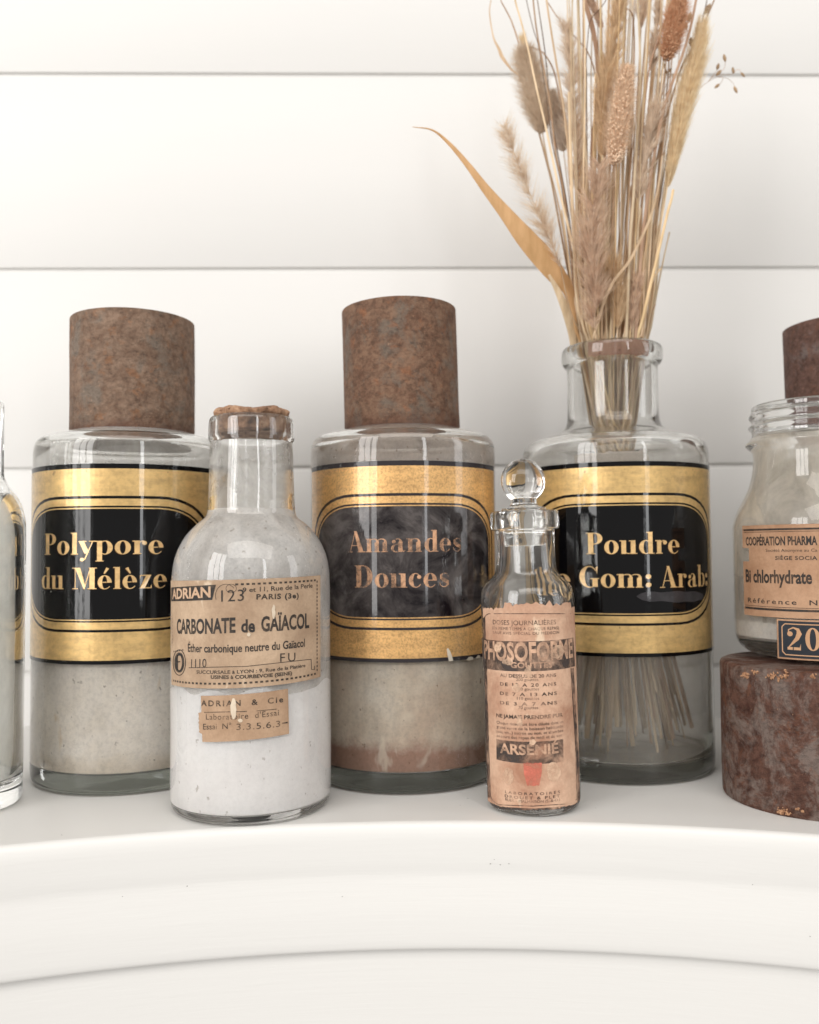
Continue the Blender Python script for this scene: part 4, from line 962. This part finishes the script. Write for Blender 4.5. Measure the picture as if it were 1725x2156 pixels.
make_stem([(1150, -20), (1151, 0), (1164, 85), (1178, 171), (1190, 248), (1201, 367), (1208, 500), (1217, 620)], 1232, 6.0, STRAW[1], 'broad tan straw left of the lilac plume', .490)
make_stem([(1205, -20), (1205, 0), (1203, 85), (1208, 160), (1216, 300), (1222, 430), (1232, 600)], 1250, 2.6, STRAW[2], 'thin stem rising through the middle of the lilac plume', .497)
make_stem([(1216, -20), (1217, 0), (1220, 85), (1227, 205), (1234, 325), (1243, 470), (1250, 620)], 1262, 6.6, STRAW[0], 'broad pale upright straw right of the lilac plume', .489)
make_stem([(1343, -20), (1343, 0), (1348, 110), (1347, 201), (1340, 320), (1333, 433), (1326, 530)], 1320, 6.4, STRAW[0], 'broad pale upright straw touching the right side of the seeded head', .484)
make_stem([(1372, -20), (1371, 0), (1365, 92), (1357, 183), (1350, 260), (1345, 400), (1336, 560)], 1328, 5.0, STRAW[0], 'pale straw between the seeded head and the rusty head', .492)
make_stem([(1418, -20), (1416, 0), (1394, 64), (1369, 137), (1357, 230), (1350, 330), (1340, 480)], 1322, 4.4, STRAW[3], 'brown stem slanting past the left side of the rusty head', .489)
make_stem([(1468, -20), (1466, 0), (1453, 64), (1436, 119), (1416, 174), (1398, 229), (1383, 300), (1366, 400), (1350, 540)], 1338, 7.6, STRAW[3], 'thick rosy brown stem slanting to the right of the rusty head', .486)
make_stem([(1507, -20), (1504, 0), (1480, 55), (1462, 96), (1436, 140), (1414, 210), (1395, 280), (1375, 390), (1356, 560)], 1344, 4.6, STRAW[2], 'rightmost brown stem leaning out to the top edge', .496)
make_stem([(1490, -20), (1489, 0), (1474, 60), (1446, 145), (1420, 240), (1396, 380), (1372, 540)], 1350, 3.0, STRAW[4], 'thin dark stem beside the rightmost brown stem', .507)
make_stem([(1418, 399), (1414, 420), (1405, 452), (1387, 530), (1370, 600), (1354, 670)], 1342, 6.2, STRAW[5], 'short yellow straw with a cut end reaching right above the jar', .486, .480, taper=.75)
make_stem([(1381, 640), (1374, 655), (1369, 680)], 1362, 3.6, STRAW[2], 'shortest broken stub of straw at the right of the jar mouth', .493)
make_stem([(1154, 5), (1170, 30), (1188, 53), (1222, 89), (1238, 110), (1252, 150), (1258, 220), (1252, 330), (1250, 480)], 1262, 3.6, STRAW[2], 'bent brown blade crossing diagonally near the top left', .501)
make_stem([(1109, 95), (1135, 105), (1150, 118), (1166, 148), (1178, 200), (1195, 300), (1204, 430)], 1240, 4.2, STRAW[2], 'short bent brown blade beside the grey fluffy head', .505)
make_stem([(1279, -20), (1276, 0), (1262, 20), (1244, 42), (1238, 80), (1234, 160), (1236, 280), (1240, 420)], 1256, 2.4, STRAW[4], 'thin kinked dark stem below the tuft at top', .493)
make_stem([(1310, 22), (1325, 20), (1333, 38), (1336, 90), (1334, 170), (1330, 300)], 1306, 4.0, STRAW[2], 'brown blade hooked over at its top right of the beige plume', .496)
# ribbon leaves
def leaf(name, pts, ws, mat, label, Y0, Y1, fold=.18, xn=None, yz=None):
    P = [on_y(x, y, Y0+(Y1-Y0)*i/(len(pts)-1)) for i, (x, y) in enumerate(pts)]
    if xn:
        b = into_jar(xn, random.Random(xn), Y1); P = P+[b[3], b[2]]; ws = list(ws)+[ws[-1]*.6, ws[-1]*.4]
    path = cr(P, 8); W_ = cr([Vector((w, 0, 0)) for w in ws], 8); base = path[-1].copy(); vs, fs = [], []
    n = len(path)
    for i, p in enumerate(path):
        d = (path[min(n-1, i+1)]-path[max(0, i-1)]).normalized(); a = d.cross(Vector((.0, 1, 0))).normalized(); b = d.cross(a).normalized()
        w = max(.6, W_[i].x)*.5*p.y/F
        for s, k in ((-1, .0), (-.5, fold*.6), (0, fold), (.5, fold*.5), (1, -.05)): vs.append(p-base+a*s*w+b*(k*w+.0002))
        for s, k in ((1, -.05), (.5, fold*.5), (0, fold), (-.5, fold*.6), (-1, .0)): vs.append(p-base+a*s*w+b*(k*w-.0001))
    for i in range(n-1):
        for s in range(10): fs.append((i*10+s, i*10+(s+1) % 10, (i+1)*10+(s+1) % 10, (i+1)*10+s))
    o = mesh_obj(name, vs, fs, mat, None, True, 50); o.location = base; tag(o, label, 'dried leaf', GROUP); return o
LEAF = straw_mat('golden_dry_leaf', srgb(226, 188, 140), srgb(206, 166, 116), 9, .35, .12, 160)
leaf('dried_reed', [(869, 267), (911, 274), (947, 303), (985, 347), (1025, 400), (1066, 450), (1104, 497), (1139, 537), (1172, 578), (1198, 614), (1212, 690)], [.8, 3.5, 8, 13, 20, 30, 43, 49, 42, 24, 8], LEAF, 'long golden blade arching far out to the left to a fine tip', .470, .497, .25, 1225)
leaf('dried_reed', [(1156, 578), (1176, 615), (1192, 655), (1204, 700), (1210, 738)], [5, 14, 18, 16, 12], STRAW[0], 'pale papery sheath below the golden blade at the left of the jar mouth', .490, .500, .2, 1214)
leaf('dried_reed', [(1229, -25), (1231, 0), (1246, 51), (1256, 106), (1259, 171), (1256, 240), (1250, 300), (1248, 380), (1252, 520)], [9, 9, 11, 9, 8, 11, 13, 10, 6], STRAW[3], 'long reddish brown blade running down the middle left of the bunch', .494, .500, .25, 1262)
leaf('dried_reed', [(1395, 327), (1385, 400), (1368, 462), (1336, 531), (1318, 560), (1294, 590), (1274, 630), (1262, 670), (1250, 712)], [3, 4, 5, 5.5, 6, 6.5, 6, 5, 4], STRAW[1], 'narrow tan blade crossing diagonally over the lower stems', .482, .480, .1, 1246)
leaf('dried_reed', [(1034, -25), (1034, 0), (1031, 26), (1039, 77), (1051, 103), (1058, 120), (1077, 146), (1096, 165), (1120, 230), (1150, 330), (1180, 450), (1200, 580)], [1.5, 1.8, 2.2, 3, 6, 7.5, 4, 3, 3, 3, 3, 3], STRAW[1], 'thin curling blade looping out at the top left', .512, .508, .1, 1226)
leaf('dried_reed', [(1055, -25), (1055, 0), (1064, 18), (1075, 39), (1085, 66), (1092, 90), (1105, 150), (1130, 260), (1165, 400), (1195, 560)], [2, 2, 2.4, 2.6, 3, 2.8, 2.6, 2.6, 2.6, 2.6], STRAW[2], 'thin arched blade next to the looping one at top left', .514, .508, .1, 1230)
# the crowd of plain straws
rs = random.Random(42)
for i in range(135):
    u = ((i*61 % 135)+.5)/135+rs.uniform(-.02, .02); xn = 1212+(1368-1212)*u
    fr_ = i % 3 == 0; Y0 = rs.uniform(.484, .494) if fr_ else YB+rs.uniform(-.010, .018); top = rs.choice([-30, -30, rs.uniform(120, 460), rs.uniform(350, 600)])
    spread = 1.02+rs.uniform(.15, .75); cxn = 1290
    xt = cxn+(xn-cxn)*spread+rs.uniform(-14, 14)+(760-max(top, 0))*.035
    xt = xt if xt < 1470 else 1470-rs.uniform(0, 25)
    mid = (xn+(xt-xn)*.42+rs.uniform(-6, 6)); lo = xn+(xt-xn)*.16+rs.uniform(-3, 3)
    make_stem([(xt, top), (mid+(xt-mid)*.5+rs.uniform(-4, 4), top*.7+740*.3-20), (mid, top*.45+740*.55), (lo, top*.18+740*.82)], xn, rs.choice([3, 4, 4.6, 5.4, 6.4, 7.4, 8.4] if top > 0 else [2.4, 3, 3.6, 4.4, 5.2]), rs.choice([STRAW[0], STRAW[0], STRAW[5], STRAW[1]] if fr_ else STRAW[:4]+[STRAW[1], STRAW[0], STRAW[0]]), L_STRAW, Y0, Y0+(rs.uniform(-.002, .004) if fr_ else rs.uniform(-.004, .014)), seed=1000+i)
# ---- fluffy heads
def hair_verts(spine, n, L, wpx, spread, rnd, tipw=1., base_r=.0008, up=.6, prof=None, curl=.2, clump=0):
    vs, fs = [], []
    m = len(spine)-1
    cl = [(rnd.random(), rnd.uniform(0, 2*pi)) for _ in range(clump)] if clump else None
    for _ in range(n):
        if cl:
            t, ph = rnd.choice(cl); t = min(1, max(0, t+rnd.gauss(0, .010))); ph += rnd.gauss(0, .22)
        else: t = rnd.random(); ph = rnd.uniform(0, 2*pi)
        i = min(m-1, int(t*m)); u = t*m-i; p = spine[i].lerp(spine[i+1], u); d = (spine[i+1]-spine[i]).normalized()
        a = d.cross(Vector((0, 1, 0))).normalized(); b = d.cross(a).normalized()
        o = a*cos(ph)+b*sin(ph); k = (prof(t) if prof else 1.)
        l = L*k*(.3+.95*rnd.random()**1.4)
        dirv = (d*up+o*spread*rnd.uniform(.6, 1.3)).normalized()
        side = dirv.cross(Vector((rnd.uniform(-1, 1), rnd.uniform(-1, 1), rnd.uniform(-1, 1)))).normalized()
        w = wpx*.5/F*.5
        p0 = p+o*base_r*k; bend = (d*curl+Vector((rnd.uniform(-.12, .12), rnd.uniform(-.12, .12), -.03)))*l
        p1 = p0+dirv*l*.5+bend*.1; p2 = p0+dirv*l+bend*.5; k0 = len(vs)
        vs += [p0-side*w, p0+side*w, p1+side*w*.85, p1-side*w*.85, p2+side*w*.3, p2-side*w*.3]
        fs += [(k0, k0+1, k0+2, k0+3), (k0+3, k0+2, k0+4, k0+5)]
    return vs, fs
def hair_mat(name, a, b, seed): 
    m, nt, p, out = nodes(name); nt.nodes.remove(p); v = coords(nt, seed)
    c = ramp(nt, tex(nt, v, 300, 4, .6), [(.35, b), (.62, a)])
    d = N(nt, 'ShaderNodeBsdfDiffuse'); t = N(nt, 'ShaderNodeBsdfTranslucent'); nt.links.new(c, d.inputs[0]); nt.links.new(c, t.inputs[0])
    mx = N(nt, 'ShaderNodeMixShader'); mx.inputs[0].default_value = .5; nt.links.new(d.outputs[0], mx.inputs[1]); nt.links.new(t.outputs[0], mx.inputs[2])
    nt.links.new(mx.outputs[0], out.inputs['Surface']); return m
def head(pts, label, mat, stem_mat, Y0, Y1, n, Lpx, wpx=.5, spread=.6, up=.7, prof=None, curl=.2, xn=1290, core=.0, clump=0, seed=1, grains=None, stem_w=2.6, tip=None):
    rnd = random.Random(seed); wpx *= 1.5; n = int(n*1.0)
    P = [on_y(x, y, Y0+(Y1-Y0)*(740-y)/760.) for (x, y) in pts]      # top first
    sp = cr(list(reversed(P)), 10)                                    # from foot to tip
    root = into_jar(xn, rnd, Y0); base = root[0].copy()
    e = thing('grass_plume', label, 'dried grass', Matrix.Translation(base), GROUP)
    low = on_y(pts[-1][0]*.45+xn*.55, pts[-1][1]*.45+740*.55, Y0) if pts[-1][1] < 660 else None
    path = cr(root+([low] if low else [])+[sp[0]], 8)+sp[1:]
    path = [p-base for p in path]; spl = [p-base for p in sp]
    vs, fs = tube_mesh(path, lambda t: stem_w*.5*Y0/F*(1-.55*t), 6, .8); mesh_obj('stem', vs, fs, stem_mat, e, True, 60)
    L = Lpx/F*Y0
    if core > 0:
        r = core*Y0/F
        vs, fs = tube_mesh(spl, lambda t: r*(prof(t) if prof else 1)*(.3+.7*min(1, 4*t, 4*(1-t)+.15)), 12); hd = mesh_obj('seed_head', vs, fs, mat, e, True, 60)
        hp = hd
    else: hp = e
    vs, fs = hair_verts(spl, n, L, wpx, spread, rnd, base_r=(core*.8*Y0/F if core else .0004), up=up, prof=prof, curl=curl, clump=clump)
    mesh_obj('bristles', vs, fs, mat, hp, False)['kind'] = 'stuff'
    if grains:
        gv, gf = [], []
        gn, gr, gm, gc = grains; m = len(spl)-1
        for _ in range(gn):
            t = rnd.random(); i = min(m-1, int(t*m)); p = spl[i].lerp(spl[i+1], t*m-i); d = (spl[i+1]-spl[i]).normalized()
            a = d.cross(Vector((0, 1, 0))).normalized(); b = d.cross(a).normalized(); ph = rnd.uniform(0, 2*pi); k = (prof(t) if prof else 1)
            o_ = a*cos(ph)+b*sin(ph); q = p+o_*(gc*Y0/F*k*rnd.uniform(.85, 1.08)); s = gr*Y0/F*rnd.uniform(.7, 1.15)
            k0 = len(gv); ax = (o_+d*.5).normalized(); u_ = ax.cross(d).normalized(); v_ = ax.cross(u_)
            gv.append(q+ax*s*1.15)
            for rr, hh_ in ((.72, .75), (1., .0), (.7, -.7)):
                for z in range(6): gv.append(q+ax*s*hh_+(u_*cos(z*pi/3)+v_*sin(z*pi/3))*s*rr*.85)
            for z in range(6): gf.append((k0, k0+1+z, k0+1+(z+1) % 6))
            for ring in range(2):
                for z in range(6): gf.append((k0+1+ring*6+z, k0+7+ring*6+z, k0+7+ring*6+(z+1) % 6, k0+1+ring*6+(z+1) % 6))
        mesh_obj('seeds', gv, gf, gm, hp, True)['kind'] = 'stuff'
    return e
HA = hair_mat('cream_bristle', srgb(240, 228, 212), srgb(222, 204, 182), 1)
HB = hair_mat('taupe_fluff', srgb(230, 214, 194), srgb(206, 188, 166), 2)
HB2 = hair_mat('grey_fluff', srgb(236, 226, 214), srgb(216, 204, 192), 3)
HC = hair_mat('lilac_bristle', srgb(240, 226, 208), srgb(216, 198, 178), 4)
HD = hair_mat('mauve_brown_bristle', srgb(236, 214, 192), srgb(198, 172, 150), 5)
HE = hair_mat('beige_bristle', srgb(234, 212, 180), srgb(210, 184, 150), 6)
HG = hair_mat('creamy_yellow_bristle', srgb(244, 230, 200), srgb(226, 206, 172), 7)
HI = hair_mat('russet_bristle', srgb(224, 184, 150), srgb(198, 152, 120), 8)
HH = hair_mat('rosy_bristle', srgb(240, 220, 196), srgb(216, 190, 164), 10)
GR1 = straw_mat('pinkish_seed', srgb(240, 216, 190), srgb(218, 190, 162), 11, .1); GR2 = straw_mat('russet_seed', srgb(224, 182, 146), srgb(198, 150, 116), 12, .1)
bell = lambda t: sin(pi*min(1, max(0, t))**.8)**.5*.9+.12
taperup = lambda t: (min(1, t*5)*.5+.5)*(1-.45*t)
head([(1062, 262), (1072, 292), (1086, 330), (1102, 372), (1121, 420), (1137, 458), (1152, 494), (1166, 522), (1180, 560)], 'loose cream bristly plume leaning left above the golden blade', HA, STRAW[1], .490, .490, 2600, 58, .45, .85, .8, taperup, .15, 1222, seed=3, clump=130)
head([(1103, 100), (1108, 125), (1117, 160), (1127, 205), (1136, 245), (1142, 280)], 'dense grey-brown furry head at the upper left of the bunch', HB, STRAW[1], .505, .507, 8000, 34, .4, .9, .7, bell, .2, 1226, core=17, seed=4)
head([(1101, 78), (1104, 92), (1109, 112), (1114, 130)], 'small pale tuft on top of the grey-brown furry head', HG, STRAW[1], .513, .513, 900, 14, .5, .4, .9, None, .1, 1230, core=5, seed=24)
head([(1162, 190), (1170, 225), (1178, 262), (1184, 300), (1187, 318)], 'smaller grey furry head tucked behind the tan straws', HB2, STRAW[1], .512, .514, 4500, 26, .4, .9, .7, bell, .2, 1236, core=10, seed=5)
head([(1193, 50), (1199, 95), (1204, 150), (1208, 205), (1211, 265), (1213, 330), (1216, 400)], 'tall sparse lilac grey plume left of centre', HC, STRAW[2], .494, .495, 3000, 54, .5, .75, .9, taperup, .15, 1240, seed=6, clump=170, core=5)
head([(1262, 345), (1260, 385), (1253, 430), (1247, 482), (1245, 530), (1248, 580), (1252, 625), (1252, 690)], 'mauve brown plume hanging in front at the centre, side bristles like a fishbone', HD, STRAW[1], .478, .479, 3900, 62, .5, .8, .85, lambda t: (.75+.5*sin(pi*t))*(1-.25*t), .1, 1252, seed=7, clump=120, core=4)
head([(1308, -30), (1302, 20), (1295, 65), (1288, 110), (1280, 160), (1274, 200), (1268, 245)], 'tall beige plume cut by the top edge near the centre', HE, STRAW[0], .488, .488, 4600, 62, .5, .5, 1., taperup, .1, 1280, seed=8, clump=150, core=7)
head([(1386, 222), (1378, 250), (1369, 290), (1360, 330), (1351, 375), (1343, 420)], 'mauve grey plume right of centre below the rusty head', HC, STRAW[2], .487, .488, 3200, 56, .5, .62, .9, taperup, .1, 1322, seed=9, clump=130, core=4)
head([(1477, 62), (1470, 105), (1460, 150), (1448, 195), (1437, 240), (1426, 290), (1416, 340), (1406, 392)], 'smooth creamy feather-like plume along the right side of the bunch', HG, STRAW[0], .490, .494, 7000, 70, .5, .24, 1., lambda t: .55+.6*sin(pi*min(1, t*1.05)), .05, 1348, seed=10, core=9)
head([(1322, 138), (1318, 165), (1312, 205), (1307, 245), (1302, 285), (1298, 318), (1295, 345)], 'knobbly pinkish seed head with tiny round grains in the front centre', HH, STRAW[2], .481, .480, 6000, 32, .42, .9, .6, bell, .1, 1292, core=13, seed=11, grains=(560, 2.9, GR1, 19.5))
head([(1438, -30), (1430, 10), (1424, 40), (1418, 68), (1410, 100), (1403, 125)], 'russet orange seed head cut by the top edge at upper right', HI, STRAW[2], .486, .486, 5500, 26, .42, .9, .6, bell, .1, 1326, core=14, seed=12, grains=(480, 2.7, GR2, 18))
head([(1228, -40), (1238, -10), (1248, 10), (1258, 30), (1268, 60)], 'small dark taupe tuft at the top edge left of the beige plume', HD, STRAW[2], .500, .497, 1800, 20, .45, .4, 1., None, .1, 1268, seed=13, core=4)
head([(1352, -40), (1354, 0), (1352, 30), (1350, 60)], 'wispy grey tuft at the top edge above the seeded head', HC, STRAW[2], .495, .495, 2200, 36, .5, .6, .9, None, .1, 1310, seed=14, clump=60)
head([(1386, 10), (1384, 40), (1380, 80), (1376, 120), (1372, 150)], 'narrow lilac grey plume just left of the rusty head', HC, STRAW[2], .492, .492, 3600, 32, .5, .5, 1., taperup, .1, 1318, seed=15, clump=90, core=3)
head([(1296, 560), (1299, 590), (1302, 620), (1302, 650), (1300, 690)], 'short beige tuft low in the bunch right of the mauve plume', HE, STRAW[1], .485, .485, 1600, 48, .5, .42, 1., None, .1, 1300, seed=16, core=5)
head([(1342, 590), (1338, 620), (1334, 655), (1330, 700)], 'short dark brown tuft low in the bunch near the jar mouth', HD, STRAW[2], .486, .486, 1600, 30, .5, .42, 1., None, .1, 1328, seed=17, core=5)
head([(1265, 205), (1268, 240), (1270, 285), (1268, 330)], 'pale beige tuft half hidden behind the seeded head', HE, STRAW[1], .489, .489, 1800, 40, .5, .5, 1., None, .1, 1276, seed=19, core=5)
# ---- quaking grass: hair-thin stalks with little hanging spikelets
SPK = straw_mat('quaking_grass_spikelet', srgb(190, 162, 130), srgb(152, 124, 94), 14, .2, 1, 900)
def spikelet(P, d, s, parent):
    vs, fs = [], []; u = d.cross(Vector((0, 1, 0))).normalized(); v = d.cross(u).normalized(); rings = 7; sd = 8
    for i in range(rings+1):
        t = i/rings; r = s*.36*(sin(pi*t)**.7)*(1.1-.35*t)*(1.12 if i % 2 else .92)
        for k in range(sd): vs.append(P+d*s*1.6*t+(u*cos(2*pi*k/sd)+v*sin(2*pi*k/sd)*.7)*max(r, 1e-5))
    for i in range(rings):
        for k in range(sd): fs.append((i*sd+k, i*sd+(k+1) % sd, (i+1)*sd+(k+1) % sd, (i+1)*sd+k))
    return mesh_obj('spikelet', vs, fs, SPK, parent, True)
def quaking(label, trunk, twigs, xn, Y, seed, jar=True):
    rnd = random.Random(seed); root = into_jar(xn, rnd, Y); base = root[0].copy()
    e = thing('quaking_grass', label, 'dried grass', Matrix.Translation(base), GROUP)
    path = [p-base for p in cr(root+[on_y(x, y, Y) for x, y in trunk], 8)]
    vs, fs = tube_mesh(path, lambda t: (.9+.9*(1-t))*.5*Y/F, 5); mesh_obj('stem', vs, fs, STRAW[2], e, True)
    for (pts, dx, dy, s) in twigs:
        q = [on_y(x, y, Y)-base for x, y in pts]; c_ = cr(q, 5) if len(q) > 2 else q
        vs, fs = tube_mesh(c_, lambda t: .42*Y/F, 4); mesh_obj('twig', vs, fs, STRAW[2], e, True)
        end = c_[-1]; d = (on_y(pts[-1][0]+dx, pts[-1][1]+dy, Y)-base-end).normalized(); spikelet(end, d, s*Y/F, e)
quaking('fine sprig of little dangling spikelets standing clear of the bunch at far right', [(1352, 640), (1376, 500), (1400, 380), (1425, 280), (1450, 212), (1472, 187), (1491, 172)],
        [([(1491, 172), (1505, 158), (1524, 146), (1528, 130)], -5, -22, 11.5), ([(1491, 172), (1500, 160), (1510, 147)], 6, -20, 10.5), ([(1498, 165), (1508, 160)], 12, -14, 12),
         ([(1491, 172), (1510, 162), (1522, 163), (1520, 172), (1516, 176)], -14, 12, 10), ([(1510, 162), (1530, 164), (1545, 176), (1546, 181)], 6, 14, 11),
         ([(1512, 158), (1532, 157), (1545, 155)], -2, -15, 10), ([(1545, 155), (1551, 147), (1558, 147), (1560, 152)], 8, 9, 9)], 1350, .500, 31)
quaking('dark thin sprig with a few spikelets beside the thick rosy stem', [(1346, 640), (1365, 500), (1385, 380), (1410, 270), (1436, 170), (1447, 110), (1443, 50)],
        [([(1447, 110), (1452, 100), (1455, 98)], 0, -22, 14), ([(1443, 50), (1450, 46)], 6, -26, 15), ([(1446, 90), (1448, 66), (1446, 62)], -2, -18, 11), ([(1440, 160), (1460, 90), (1472, 40), (1484, 30)], 12, -22, 18)], 1346, .498, 32)
quaking('thin sprig with small spikelets below the rusty head', [(1330, 640), (1345, 480), (1362, 330), (1385, 230), (1410, 160)],
        [([(1395, 200), (1402, 165), (1404, 156)], -3, -12, 9), ([(1390, 215), (1405, 190), (1408, 152)], 8, -12, 8), ([(1372, 290), (1390, 160), (1396, 146)], 4, -14, 9)], 1330, .494, 33)
